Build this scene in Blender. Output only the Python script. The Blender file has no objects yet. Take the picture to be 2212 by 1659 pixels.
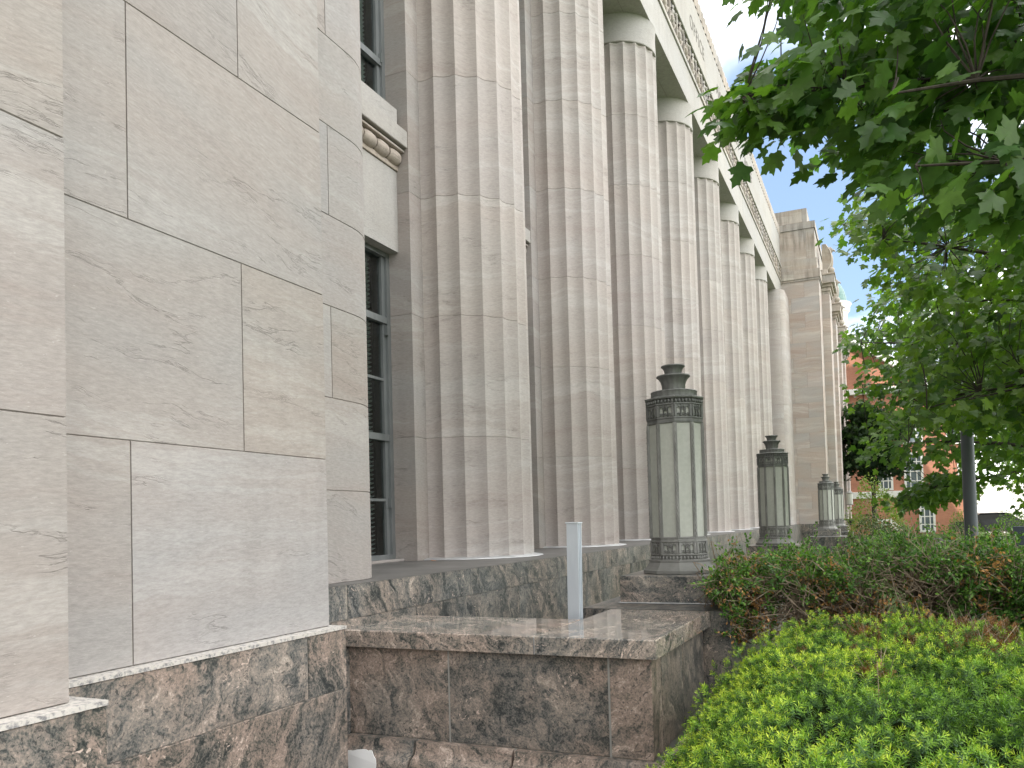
import bpy, math, random
import numpy as np
from mathutils import Vector, Matrix

random.seed(7)
rng = np.random.default_rng(7)
PI = math.pi
SC = bpy.context.scene
COL = SC.collection
EYE = 1.6

# ------------------------------------------------------------------ camera
F_PX, W_PX, H_PX, CX, CY = 1764.58, 2212.0, 1659.0, 1106.0, 1075.165
YAW, PITCH, ROLL = math.radians(24.271), math.radians(1.8086), math.radians(-1.5473)
_f = np.array([-math.sin(YAW) * math.cos(PITCH), math.cos(YAW) * math.cos(PITCH), math.sin(PITCH)])
_r = np.array([math.cos(YAW), math.sin(YAW), 0.0])
_u = np.cross(_r, _f)
R2 = math.cos(ROLL) * _r + math.sin(ROLL) * _u
U2 = -math.sin(ROLL) * _r + math.cos(ROLL) * _u
cam_d = bpy.data.cameras.new("camera")
cam = bpy.data.objects.new("camera", cam_d)
COL.objects.link(cam)
cam.matrix_world = Matrix(((R2[0], U2[0], -_f[0], 0), (R2[1], U2[1], -_f[1], 0), (R2[2], U2[2], -_f[2], EYE), (0, 0, 0, 1)))
cam_d.sensor_width = 36.0
cam_d.lens = 36.0 * F_PX / W_PX
cam_d.shift_y = (CY - H_PX / 2) / W_PX
cam_d.clip_start = 0.05
cam_d.clip_end = 3000
SC.camera = cam


def at(px, py, Y):
    """world point on the plane y = Y seen at a place of the photograph (2212 x 1659 units)"""
    d = R2 * (px - CX) / F_PX + U2 * (CY - py) / F_PX + _f
    d = d * (Y / d[1])
    return np.array([d[0], d[1], d[2] + EYE])


# ------------------------------------------------------------------ node helpers
def nd(t, typ, ins=None, **props):
    n = t.nodes.new(typ)
    for k, v in props.items():
        setattr(n, k, v)
    for k, v in (ins or {}).items():
        if isinstance(v, bpy.types.NodeSocket):
            t.links.new(v, n.inputs[k])
        else:
            n.inputs[k].default_value = v
    return n


def mth(t, op, a, b=0.0, c=None, clamp=False):
    ins = {0: a, 1: b}
    if c is not None:
        ins[2] = c
    n = nd(t, 'ShaderNodeMath', ins, operation=op)
    n.use_clamp = clamp
    return n.outputs[0]


def vmth(t, op, a, b=(0, 0, 0), scale=None):
    ins = {0: a}
    if op != 'SCALE':
        ins[1] = b
    n = nd(t, 'ShaderNodeVectorMath', ins, operation=op)
    if scale is not None:
        if isinstance(scale, bpy.types.NodeSocket):
            t.links.new(scale, n.inputs['Scale'])
        else:
            n.inputs['Scale'].default_value = scale
    return n.outputs[0]


def rgba(c):
    return (c[0], c[1], c[2], 1.0)


def mixc(t, fac, a, b, blend='MIX'):
    n = t.nodes.new('ShaderNodeMix')
    n.data_type = 'RGBA'
    n.blend_type = blend
    for i, v in ((0, fac), (6, a), (7, b)):
        if isinstance(v, bpy.types.NodeSocket):
            t.links.new(v, n.inputs[i])
        elif i == 0:
            n.inputs[0].default_value = v
        else:
            n.inputs[i].default_value = rgba(v)
    return n.outputs[2]


def ramp(t, fac, stops, interp='LINEAR'):
    n = t.nodes.new('ShaderNodeValToRGB')
    n.color_ramp.interpolation = interp
    el = n.color_ramp.elements
    while len(el) < len(stops):
        el.new(0.5)
    for e, (p, c) in zip(el, stops):
        e.position = p
        e.color = rgba(c) if not isinstance(c, (int, float)) else (c, c, c, 1)
    t.links.new(fac, n.inputs[0])
    return n.outputs[0]


def noise(t, vec, scale=1.0, detail=4.0, rough=0.55, dist=0.0, out='Fac'):
    return nd(t, 'ShaderNodeTexNoise', {'Vector': vec, 'Scale': scale, 'Detail': detail, 'Roughness': rough, 'Distortion': dist}).outputs[out]


def new_mat(name):
    m = bpy.data.materials.new(name)
    m.use_nodes = True
    t = m.node_tree
    t.nodes.clear()
    out = t.nodes.new('ShaderNodeOutputMaterial')
    return m, t, out


def finish(t, out, color, rough=0.6, bump=None, bump_s=0.2, bump_d=0.01, metal=0.0, spec=0.5):
    p = nd(t, 'ShaderNodeBsdfPrincipled')
    for k, v in (('Base Color', color), ('Roughness', rough), ('Metallic', metal), ('Specular IOR Level', spec)):
        if isinstance(v, bpy.types.NodeSocket):
            t.links.new(v, p.inputs[k])
        else:
            p.inputs[k].default_value = rgba(v) if k == 'Base Color' else v
    if bump is not None:
        b = nd(t, 'ShaderNodeBump', {'Height': bump, 'Strength': bump_s, 'Distance': bump_d})
        t.links.new(b.outputs[0], p.inputs['Normal'])
    t.links.new(p.outputs[0], out.inputs[0])
    return p


def coords(t):
    tc = t.nodes.new('ShaderNodeTexCoord').outputs['Object']
    at_ = nd(t, 'ShaderNodeAttribute', attribute_name='blk')
    rnd = t.nodes.new('ShaderNodeObjectInfo').outputs['Random']
    seed = vmth(t, 'SCALE', at_.outputs['Color'], scale=41.0)
    s2 = nd(t, 'ShaderNodeCombineXYZ', {0: mth(t, 'MULTIPLY', rnd, 31.0), 1: mth(t, 'MULTIPLY', rnd, 57.0), 2: mth(t, 'MULTIPLY', rnd, 23.0)}).outputs[0]
    return tc, at_, vmth(t, 'ADD', seed, s2)


# ------------------------------------------------------------------ world and sun
SUN_EL, SUN_AZ = math.radians(54), math.atan2(-0.75, -0.66)   # direction to the sun seen from above: (-0.75, -0.66)
wd = bpy.data.worlds.new("World")
SC.world = wd
wd.use_nodes = True
wt = wd.node_tree
wt.nodes.clear()
sky = wt.nodes.new('ShaderNodeTexSky')
sky.sky_type = 'NISHITA'
sky.sun_disc = False
sky.sun_elevation = SUN_EL
sky.sun_rotation = SUN_AZ
sky.air_density = 1.0
sky.dust_density = 0.6
sky.ozone_density = 1.5
wdir = wt.nodes.new('ShaderNodeTexCoord').outputs['Generated']
wsep = nd(wt, 'ShaderNodeSeparateXYZ', {0: wdir})
zc = mth(wt, 'MAXIMUM', wsep.outputs[2], 0.06)
cpl = nd(wt, 'ShaderNodeCombineXYZ', {0: mth(wt, 'DIVIDE', wsep.outputs[0], mth(wt, 'ADD', zc, 0.25)), 1: mth(wt, 'DIVIDE', wsep.outputs[1], mth(wt, 'ADD', zc, 0.25)), 2: 0.37}).outputs[0]
cn = noise(wt, cpl, 1.15, 7.0, 0.56, 0.25)
# a clear blue gap low over the far end of the street, cloud everywhere else
gap = nd(wt, 'ShaderNodeVectorMath', {0: wdir, 1: (-0.055, 0.925, 0.375)}, operation='DOT_PRODUCT').outputs['Value']
clear = ramp(wt, gap, [(0.972, 0.0), (0.997, 1.0)])
cfac = ramp(wt, mth(wt, 'ADD', mth(wt, 'SUBTRACT', cn, mth(wt, 'MULTIPLY', clear, 0.34)), 0.16), [(0.42, 0.0), (0.62, 1.0)])
ccol = ramp(wt, noise(wt, cpl, 2.3, 5.0, 0.6), [(0.3, (8.6, 8.7, 8.9)), (0.65, (15.0, 14.8, 14.4))])
east = nd(wt, 'ShaderNodeVectorMath', {0: wdir, 1: (0.78, 0.45, 0.43)}, operation='DOT_PRODUCT').outputs['Value']
ccol = mixc(wt, 1.0, ccol, ramp(wt, east, [(0.0, 0.50), (0.85, 1.35)]), 'MULTIPLY')
skyb = mixc(wt, 0.55, sky.outputs[0], (2.1, 2.95, 4.3))
wcol = mixc(wt, cfac, skyb, ccol)
bg = nd(wt, 'ShaderNodeBackground', {'Color': wcol, 'Strength': 0.10})
wo = wt.nodes.new('ShaderNodeOutputWorld')
wt.links.new(bg.outputs[0], wo.inputs[0])

sd = bpy.data.lights.new("sun", 'SUN')
sd.energy = 3.2
sd.angle = math.radians(0.6)
sd.color = (1.0, 0.95, 0.87)
sun = bpy.data.objects.new("sun", sd)
COL.objects.link(sun)
sun_dir = Vector((-0.75 * math.cos(SUN_EL), -0.66 * math.cos(SUN_EL), math.sin(SUN_EL)))
sun.rotation_euler = sun_dir.to_track_quat('Z', 'Y').to_euler()
SC.view_settings.view_transform = 'Standard'
SC.view_settings.look = 'None'
SC.view_settings.gamma = 1.0
SC.view_settings.exposure = 1.37


# ------------------------------------------------------------------ materials
def limestone(name, dark, base, light, stain=0.0, plain=False, lamin=0.35, even=1.0):
    m, t, out = new_mat(name)
    tc, at_, seed = coords(t)
    sx = nd(t, 'ShaderNodeSeparateXYZ', {0: tc})
    sr = nd(t, 'ShaderNodeSeparateColor', {0: at_.outputs['Color']})
    tilt = mth(t, 'MULTIPLY', mth(t, 'SUBTRACT', sr.outputs[0], 0.35), 0.30)
    z2 = mth(t, 'ADD', sx.outputs[2], mth(t, 'MULTIPLY', mth(t, 'ADD', sx.outputs[0], sx.outputs[1]), tilt))
    p0 = nd(t, 'ShaderNodeCombineXYZ', {0: sx.outputs[0], 1: sx.outputs[1], 2: z2}).outputs[0]
    warp = noise(t, vmth(t, 'ADD', p0, seed), 1.3, 3.0, 0.5)
    z3 = mth(t, 'ADD', z2, mth(t, 'MULTIPLY', mth(t, 'SUBTRACT', warp, 0.5), 0.30))
    pw = nd(t, 'ShaderNodeCombineXYZ', {0: sx.outputs[0], 1: sx.outputs[1], 2: z3}).outputs[0]
    band = noise(t, vmth(t, 'ADD', vmth(t, 'MULTIPLY', pw, (0.30, 0.30, 2.9)), seed), 1.0, 4.0, 0.52, 0.4)
    lam = noise(t, vmth(t, 'ADD', vmth(t, 'MULTIPLY', pw, (0.9, 0.9, 17.0)), seed), 1.0, 5.0, 0.60, 0.3)
    bf = mth(t, 'ADD', band, mth(t, 'MULTIPLY', mth(t, 'SUBTRACT', lam, 0.5), lamin))
    col = ramp(t, bf, [(0.30, dark), (0.44, base), (0.55, base), (0.64, light)])
    big = noise(t, vmth(t, 'ADD', vmth(t, 'MULTIPLY', p0, (0.6, 0.6, 1.6)), seed), 1.0, 2.0, 0.5)
    grey = tuple(sum(base) / 3 * k for k in (1.03, 1.0, 0.98))
    col = mixc(t, ramp(t, big, [(0.42, 0.0), (0.66, 0.7 * even)]), col, grey)
    # thin crinkled seams that run along the bedding
    vn = noise(t, vmth(t, 'ADD', vmth(t, 'MULTIPLY', pw, (0.62, 0.62, 4.6)), seed), 1.0, 8.0, 0.62)
    ridge = mth(t, 'ABSOLUTE', mth(t, 'SUBTRACT', vn, 0.5))
    line = ramp(t, ridge, [(0.0, 1.0), (0.009, 0.0)])
    mask = ramp(t, noise(t, vmth(t, 'ADD', vmth(t, 'MULTIPLY', pw, (1.6, 1.6, 3.0)), vmth(t, 'SCALE', seed, scale=1.7)), 1.0, 3.0, 0.6), [(0.47, 0.0), (0.60, 1.0)])
    seam = mth(t, 'MULTIPLY', line, mask)
    col = mixc(t, mth(t, 'MULTIPLY', seam, 0.0 if plain else 0.30), col, tuple(c * 0.42 for c in base))
    # fine tooth of the sawn face
    fine = noise(t, vmth(t, 'MULTIPLY', p0, (20, 20, 95)), 1.0, 5.0, 0.75)
    col = mixc(t, 1.0, col, ramp(t, fine, [(0.3, 0.81), (0.7, 1.13)]), 'MULTIPLY')
    fleck = ramp(t, noise(t, vmth(t, 'MULTIPLY', p0, (38, 38, 110)), 1.0, 2.0, 0.5), [(0.70, 0.0), (0.76, 1.0)])
    col = mixc(t, mth(t, 'MULTIPLY', fleck, 0.45), col, tuple(min(1, c * 1.35) for c in light))
    tint = mth(t, 'ADD', 1.0 - 0.05 * even, mth(t, 'MULTIPLY', sr.outputs[1], 0.10 * even))
    tv = nd(t, 'ShaderNodeCombineColor', {0: tint, 1: mth(t, 'ADD', tint, mth(t, 'MULTIPLY', mth(t, 'SUBTRACT', sr.outputs[2], 0.5), 0.02)), 2: mth(t, 'ADD', tint, mth(t, 'MULTIPLY', mth(t, 'SUBTRACT', sr.outputs[2], 0.5), 0.06))}).outputs[0]
    col = mixc(t, 1.0, col, tv, 'MULTIPLY')
    if stain > 0:
        st = noise(t, vmth(t, 'MULTIPLY', tc, (7, 7, 0.8)), 1.0, 5.0, 0.62)
        s2 = noise(t, tc, 0.9, 3.0, 0.55)
        sm = mth(t, 'MULTIPLY', ramp(t, st, [(0.42, 0.0), (0.66, 1.0)]), ramp(t, s2, [(0.38, 0.25), (0.62, 1.0)]))
        col = mixc(t, mth(t, 'MULTIPLY', sm, stain), col, (0.10, 0.085, 0.07))
    col = mixc(t, at_.outputs['Alpha'], col, (0.17, 0.15, 0.13))
    bmp = mth(t, 'SUBTRACT', mth(t, 'MULTIPLY', fine, 0.35), seam)
    finish(t, out, col, 0.82, bmp, 0.6, 0.004, spec=0.25)
    return m


def granite(name, tan, rough=0.28, algae=False, lift=1.0, spec=0.5, rvar=0.12):
    m, t, out = new_mat(name)
    tc, at_, seed = coords(t)
    sr = nd(t, 'ShaderNodeSeparateColor', {0: at_.outputs['Color']})
    rot = nd(t, 'ShaderNodeVectorRotate', {'Vector': tc, 'Rotation': nd(t, 'ShaderNodeCombineXYZ', {0: mth(t, 'MULTIPLY', sr.outputs[0], 3.0), 1: mth(t, 'MULTIPLY', sr.outputs[1], 3.0), 2: mth(t, 'MULTIPLY', sr.outputs[2], 3.0)}).outputs[0]}, rotation_type='EULER_XYZ').outputs[0]
    p = vmth(t, 'SCALE', vmth(t, 'ADD', rot, seed), scale=1.45)
    w1 = vmth(t, 'SUBTRACT', noise(t, p, 2.2, 3.0, 0.5, out='Color'), (0.5, 0.5, 0.5))
    w2 = vmth(t, 'SUBTRACT', noise(t, p, 7.0, 3.0, 0.6, out='Color'), (0.5, 0.5, 0.5))
    pw = vmth(t, 'ADD', p, vmth(t, 'ADD', vmth(t, 'SCALE', w1, scale=0.50), vmth(t, 'SCALE', w2, scale=0.15)))
    flow = noise(t, vmth(t, 'MULTIPLY', pw, (1.3, 3.0, 15.0)), 1.0, 10.0, 0.74)
    sw = noise(t, vmth(t, 'MULTIPLY', pw, (2.4, 3.0, 5.0)), 1.0, 5.0, 0.6)
    sp = noise(t, p, 60.0, 4.0, 0.75)
    sp2 = noise(t, p, 30.0, 5.0, 0.75)
    f = mth(t, 'ADD', mth(t, 'MULTIPLY', mth(t, 'SUBTRACT', flow, 0.5), 1.65), mth(t, 'ADD', mth(t, 'MULTIPLY', mth(t, 'SUBTRACT', sp, 0.5), 0.55), mth(t, 'ADD', mth(t, 'MULTIPLY', mth(t, 'SUBTRACT', sp2, 0.5), 0.55), 0.5)))
    f = mth(t, 'ADD', f, mth(t, 'MULTIPLY', mth(t, 'SUBTRACT', sw, 0.5), 0.55))
    f = mth(t, 'ADD', f, mth(t, 'ADD', tan, mth(t, 'MULTIPLY', mth(t, 'SUBTRACT', sr.outputs[1], 0.5), 0.08)))
    warm = ramp(t, f, [(0.26, (0.020, 0.023, 0.022)), (0.38, (0.060, 0.060, 0.052)), (0.49, (0.130, 0.108, 0.090)), (0.60, (0.192, 0.147, 0.121)), (0.74, (0.255, 0.196, 0.166)), (0.90, (0.43, 0.36, 0.31))])
    cool = ramp(t, f, [(0.26, (0.024, 0.028, 0.032)), (0.40, (0.070, 0.077, 0.080)), (0.54, (0.135, 0.138, 0.130)), (0.70, (0.205, 0.190, 0.165)), (0.88, (0.32, 0.29, 0.25))])
    wm = ramp(t, noise(t, p, 0.9, 2.0, 0.5), [(0.42, 0.0), (0.58, 1.0)])
    wm = mth(t, 'ADD', mth(t, 'MULTIPLY', wm, 0.5), tan * 4.0 + 0.25, clamp=True)
    col = mixc(t, wm, cool, warm)
    dk = ramp(t, noise(t, pw, 30.0, 3.0, 0.65), [(0.585, 0.0), (0.635, 1.0)])
    col = mixc(t, mth(t, 'MULTIPLY', dk, 0.75), col, (0.022, 0.024, 0.025))
    # pale feldspar crystals in patches
    xt = mth(t, 'MULTIPLY', ramp(t, noise(t, pw, 26.0, 3.0, 0.6), [(0.60, 0.0), (0.67, 1.0)]), ramp(t, noise(t, p, 2.4, 2.0, 0.5), [(0.52, 0.0), (0.62, 1.0)]))
    col = mixc(t, mth(t, 'MULTIPLY', xt, 0.75), col, (0.50, 0.40, 0.34))
    if algae:
        nrm = nd(t, 'ShaderNodeNewGeometry').outputs['Normal']
        nx = nd(t, 'ShaderNodeSeparateXYZ', {0: nrm}).outputs[0]
        am = mth(t, 'MULTIPLY', ramp(t, nx, [(0.5, 0.0), (0.8, 1.0)]), ramp(t, noise(t, vmth(t, 'MULTIPLY', tc, (3, 3, 0.7)), 2.0, 4.0, 0.6), [(0.30, 0.25), (0.62, 1.0)]))
        col = mixc(t, mth(t, 'MULTIPLY', am, 0.72), col, (0.050, 0.062, 0.028))
    col = mixc(t, 1.0, col, (lift, lift, lift), 'MULTIPLY')
    col = mixc(t, at_.outputs['Alpha'], col, (0.36, 0.355, 0.335))
    r = mth(t, 'ADD', rough, mth(t, 'MULTIPLY', noise(t, tc, 8.0, 4.0, 0.6), rvar))
    finish(t, out, col, r, spec=spec)
    return m


def simple(name, c1, c2, scale=6.0, rough=0.6, metal=0.0, stretch=(1, 1, 1), bump=0.15, lo=0.35, hi=0.65, spec=0.5):
    m, t, out = new_mat(name)
    tc = t.nodes.new('ShaderNodeTexCoord').outputs['Object']
    n = noise(t, vmth(t, 'MULTIPLY', tc, stretch), scale, 6.0, 0.62)
    col = mixc(t, ramp(t, n, [(lo, 0.0), (hi, 1.0)]), c1, c2)
    finish(t, out, col, rough, n, bump, 0.006, metal, spec)
    return m


def foliage(name, trans=0.35, rough=0.45, spec=0.4):
    m, t, out = new_mat(name)
    a = nd(t, 'ShaderNodeAttribute', attribute_name='tint').outputs['Color']
    tc = t.nodes.new('ShaderNodeTexCoord').outputs['Object']
    v = ramp(t, noise(t, tc, 9.0, 4.0, 0.6), [(0.3, 0.78), (0.7, 1.22)])
    col = mixc(t, 1.0, a, v, 'MULTIPLY')
    p = nd(t, 'ShaderNodeBsdfPrincipled', {'Base Color': col, 'Roughness': rough, 'Specular IOR Level': spec})
    tr = nd(t, 'ShaderNodeBsdfTranslucent', {'Color': mixc(t, 1.0, col, (1.5, 1.75, 0.55), 'MULTIPLY')})
    mx = nd(t, 'ShaderNodeMixShader', {0: trans, 1: p.outputs[0], 2: tr.outputs[0]})
    t.links.new(mx.outputs[0], out.inputs[0])
    return m


def brick_mat():
    m, t, out = new_mat("red brick")
    tc = t.nodes.new('ShaderNodeTexCoord').outputs['Object']
    s = nd(t, 'ShaderNodeSeparateXYZ', {0: tc})
    v = nd(t, 'ShaderNodeCombineXYZ', {0: mth(t, 'ADD', s.outputs[0], s.outputs[1]), 1: s.outputs[2], 2: 0.0}).outputs[0]
    b = nd(t, 'ShaderNodeTexBrick', {'Vector': v, 'Color1': (0.52, 0.215, 0.135, 1), 'Color2': (0.45, 0.18, 0.115, 1), 'Mortar': (0.36, 0.27, 0.21, 1), 'Scale': 1.0, 'Mortar Size': 0.008, 'Brick Width': 0.22, 'Row Height': 0.075})
    n = noise(t, tc, 0.7, 4.0, 0.6)
    col = mixc(t, 1.0, b.outputs['Color'], ramp(t, n, [(0.3, 0.85), (0.7, 1.12)]), 'MULTIPLY')
    finish(t, out, col, 0.85, spec=0.2)
    return m


def glass_mat():
    m, t, out = new_mat("window glass")
    fr = nd(t, 'ShaderNodeFresnel', {'IOR': 1.5}).outputs[0]
    tr = nd(t, 'ShaderNodeBsdfTransparent', {'Color': (0.62, 0.72, 0.70, 1)})
    gl = nd(t, 'ShaderNodeBsdfGlossy', {'Color': (0.9, 0.95, 0.95, 1), 'Roughness': 0.04})
    mx = nd(t, 'ShaderNodeMixShader', {0: mth(t, 'ADD', fr, 0.04), 1: tr.outputs[0], 2: gl.outputs[0]})
    t.links.new(mx.outputs[0], out.inputs[0])
    return m


def opal_mat():
    m, t, out = new_mat("opal lamp glass")
    tc = t.nodes.new('ShaderNodeTexCoord').outputs['Object']
    n = noise(t, vmth(t, 'MULTIPLY', tc, (5, 5, 1.2)), 1.5, 5.0, 0.6)
    col = mixc(t, ramp(t, n, [(0.3, 0.0), (0.7, 1.0)]), (0.385, 0.400, 0.360), (0.465, 0.478, 0.435))
    g = ramp(t, noise(t, tc, 30, 3, 0.6), [(0.3, 0.93), (0.7, 1.05)])
    finish(t, out, mixc(t, 1.0, col, g, 'MULTIPLY'), 0.34, spec=0.45)
    return m


def ground_mat():
    m, t, out = new_mat("lawn")
    tc = t.nodes.new('ShaderNodeTexCoord').outputs['Object']
    a = noise(t, tc, 0.5, 5.0, 0.6)
    b = noise(t, tc, 40.0, 4.0, 0.7)
    col = mixc(t, a, (0.045, 0.085, 0.02), (0.10, 0.15, 0.035))
    col = mixc(t, 1.0, col, ramp(t, b, [(0.3, 0.6), (0.7, 1.3)]), 'MULTIPLY')
    finish(t, out, col, 0.9, b, 0.8, 0.03, spec=0.1)
    return m


M_STONE = limestone("banded limestone", (0.335, 0.294, 0.272), (0.358, 0.323, 0.302), (0.400, 0.372, 0.352), stain=0.10, lamin=0.60)
M_COLST = limestone("column limestone", (0.408, 0.358, 0.334), (0.438, 0.394, 0.371), (0.482, 0.450, 0.430), stain=0.08, lamin=0.55, even=0.40)
M_SMOOTH = limestone("smooth limestone", (0.385, 0.362, 0.338), (0.41, 0.388, 0.366), (0.435, 0.418, 0.398), plain=True, stain=0.15)
M_STAIN = limestone("stained limestone", (0.40, 0.335, 0.285), (0.455, 0.395, 0.345), (0.54, 0.50, 0.45), stain=0.62)
M_FARST = limestone("warm limestone", (0.395, 0.315, 0.275), (0.445, 0.375, 0.335), (0.52, 0.465, 0.425), lamin=0.6)
M_GRAN = granite("brown swirled granite", 0.04, lift=1.50)
M_GRANB = granite("grey swirled granite", -0.02, 0.30, lift=1.35)
M_GRANP = granite("polished granite coping", 0.03, 0.035, lift=1.8, spec=1.0, rvar=0.05)  # colour lifted to add the sky's reflection on the top
M_GRANL = simple("granite ledge with painted glare", (0.22, 0.215, 0.22), (0.56, 0.53, 0.49), 45.0, 0.5, lo=0.36, hi=0.52)  # paleness paints in the sky glare on the ledge tops
M_GRANA = granite("granite with algae", -0.03, 0.35, True)
M_LEDGE = simple("grey ledge paving", (0.085, 0.082, 0.078), (0.13, 0.125, 0.118), 3.0, 0.55)
M_RECESS = simple("lead recess with painted shade", (0.075, 0.07, 0.065), (0.15, 0.14, 0.13), 3.0, 0.9, 0, (1, 1, 3))  # dark tone combines grey lead with the shade of the recess, painted in
M_LEAD = simple("lead flashing", (0.38, 0.39, 0.40), (0.55, 0.56, 0.57), 7.0, 0.42, 0.3)
M_BRONZE = simple("weathered bronze", (0.20, 0.20, 0.192), (0.30, 0.30, 0.288), 14.0, 0.55, 0.35, (1, 1, 0.4))
M_BRONZD = simple("dark bronze", (0.130, 0.135, 0.131), (0.205, 0.210, 0.203), 16.0, 0.5, 0.35, (1, 1, 0.3))
M_BASE = simple("cast lamp base", (0.175, 0.175, 0.165), (0.235, 0.235, 0.225), 5.0, 0.6, 0.15)
M_OPAL = opal_mat()
M_ALU = simple("grey window metal", (0.19, 0.205, 0.21), (0.27, 0.285, 0.29), 5.0, 0.45, 0.5, (1, 1, 0.3))
M_POST = simple("galvanised steel", (0.50, 0.55, 0.61), (0.60, 0.65, 0.70), 6.0, 0.38, 0.25, (1, 1, 0.2))
M_GLASS = glass_mat()
M_BLIND = simple("blind slats", (0.55, 0.57, 0.57), (0.66, 0.68, 0.68), 4.0, 0.6)
M_DARK = simple("dark room", (0.012, 0.014, 0.015), (0.02, 0.022, 0.023), 2.0, 0.8)
M_LETTER = simple("letters in painted shade", (0.13, 0.12, 0.11), (0.18, 0.165, 0.15), 4.0, 0.85)  # dark colour stands for the shade inside carved letters; the mesh is raised
M_BRICK = brick_mat()
M_WHITE = simple("white painted trim", (0.72, 0.72, 0.70), (0.80, 0.80, 0.78), 3.0, 0.55)
M_SLATE = simple("blue grey slate", (0.13, 0.16, 0.20), (0.20, 0.24, 0.29), 5.0, 0.5, 0, (1, 1, 4))
M_COPPER = simple("green copper", (0.10, 0.19, 0.18), (0.16, 0.27, 0.25), 2.0, 0.55, 0.1)
M_BARK = simple("bark", (0.035, 0.028, 0.022), (0.075, 0.062, 0.05), 9.0, 0.9, 0, (3, 3, 0.6), 0.8)
M_TWIG = simple("bare twigs", (0.19, 0.145, 0.10), (0.42, 0.335, 0.25), 14.0, 0.85)
M_POLE = simple("grey painted pole", (0.085, 0.098, 0.115), (0.11, 0.125, 0.145), 6.0, 0.4, 0.2, (1, 1, 0.2))
M_SIGN = simple("navy sign paint", (0.022, 0.03, 0.045), (0.03, 0.04, 0.06), 5.0, 0.4)
M_GOLD = simple("gold lettering", (0.50, 0.33, 0.16), (0.58, 0.40, 0.20), 5.0, 0.5)
M_LEAF = foliage("maple leaves", 0.50, 0.36, 0.55)
M_FAR = foliage("distant leaves", 0.45, 0.6, 0.2)
M_YEW = foliage("yew needles", 0.22, 0.5, 0.3)
M_BOX = foliage("hedge leaves", 0.25, 0.4, 0.4)
M_MULCH = simple("bark mulch", (0.05, 0.035, 0.025), (0.11, 0.08, 0.06), 30.0, 0.95, 0, (1, 1, 1), 1.0)
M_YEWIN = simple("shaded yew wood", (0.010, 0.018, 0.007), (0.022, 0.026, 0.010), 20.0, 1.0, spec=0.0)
M_GRASS = ground_mat()
M_CONC = simple("pale concrete", (0.30, 0.29, 0.27), (0.38, 0.37, 0.34), 3.0, 0.85)
M_ASPH = simple("asphalt", (0.045, 0.045, 0.047), (0.07, 0.07, 0.072), 20.0, 0.9)
M_PAPER = simple("white paper", (0.86, 0.86, 0.86), (0.90, 0.90, 0.90), 3.0, 0.7)
M_CARP = simple("black car paint", (0.015, 0.016, 0.018), (0.02, 0.021, 0.024), 3.0, 0.2)
M_CARW = simple("white car paint", (0.68, 0.69, 0.70), (0.74, 0.75, 0.76), 3.0, 0.25)
M_BLACK = simple("black plastic", (0.012, 0.012, 0.013), (0.02, 0.02, 0.021), 8.0, 0.35)


# ------------------------------------------------------------------ mesh helpers
def props(o, label=None, cat=None, group=None, kind=None):
    for k, v in (('label', label), ('category', cat), ('group', group), ('kind', kind)):
        if v:
            o[k] = v
    return o


def empty(name, loc, label, cat, group=None, rz=0.0):
    o = bpy.data.objects.new(name, None)
    COL.objects.link(o)
    o.location = loc
    o.rotation_euler = (0, 0, rz)
    o.empty_display_size = 0.2
    return props(o, label, cat, group)


def rattr(mortar=0.0):
    return (random.random(), random.random(), random.random(), mortar)


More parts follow.
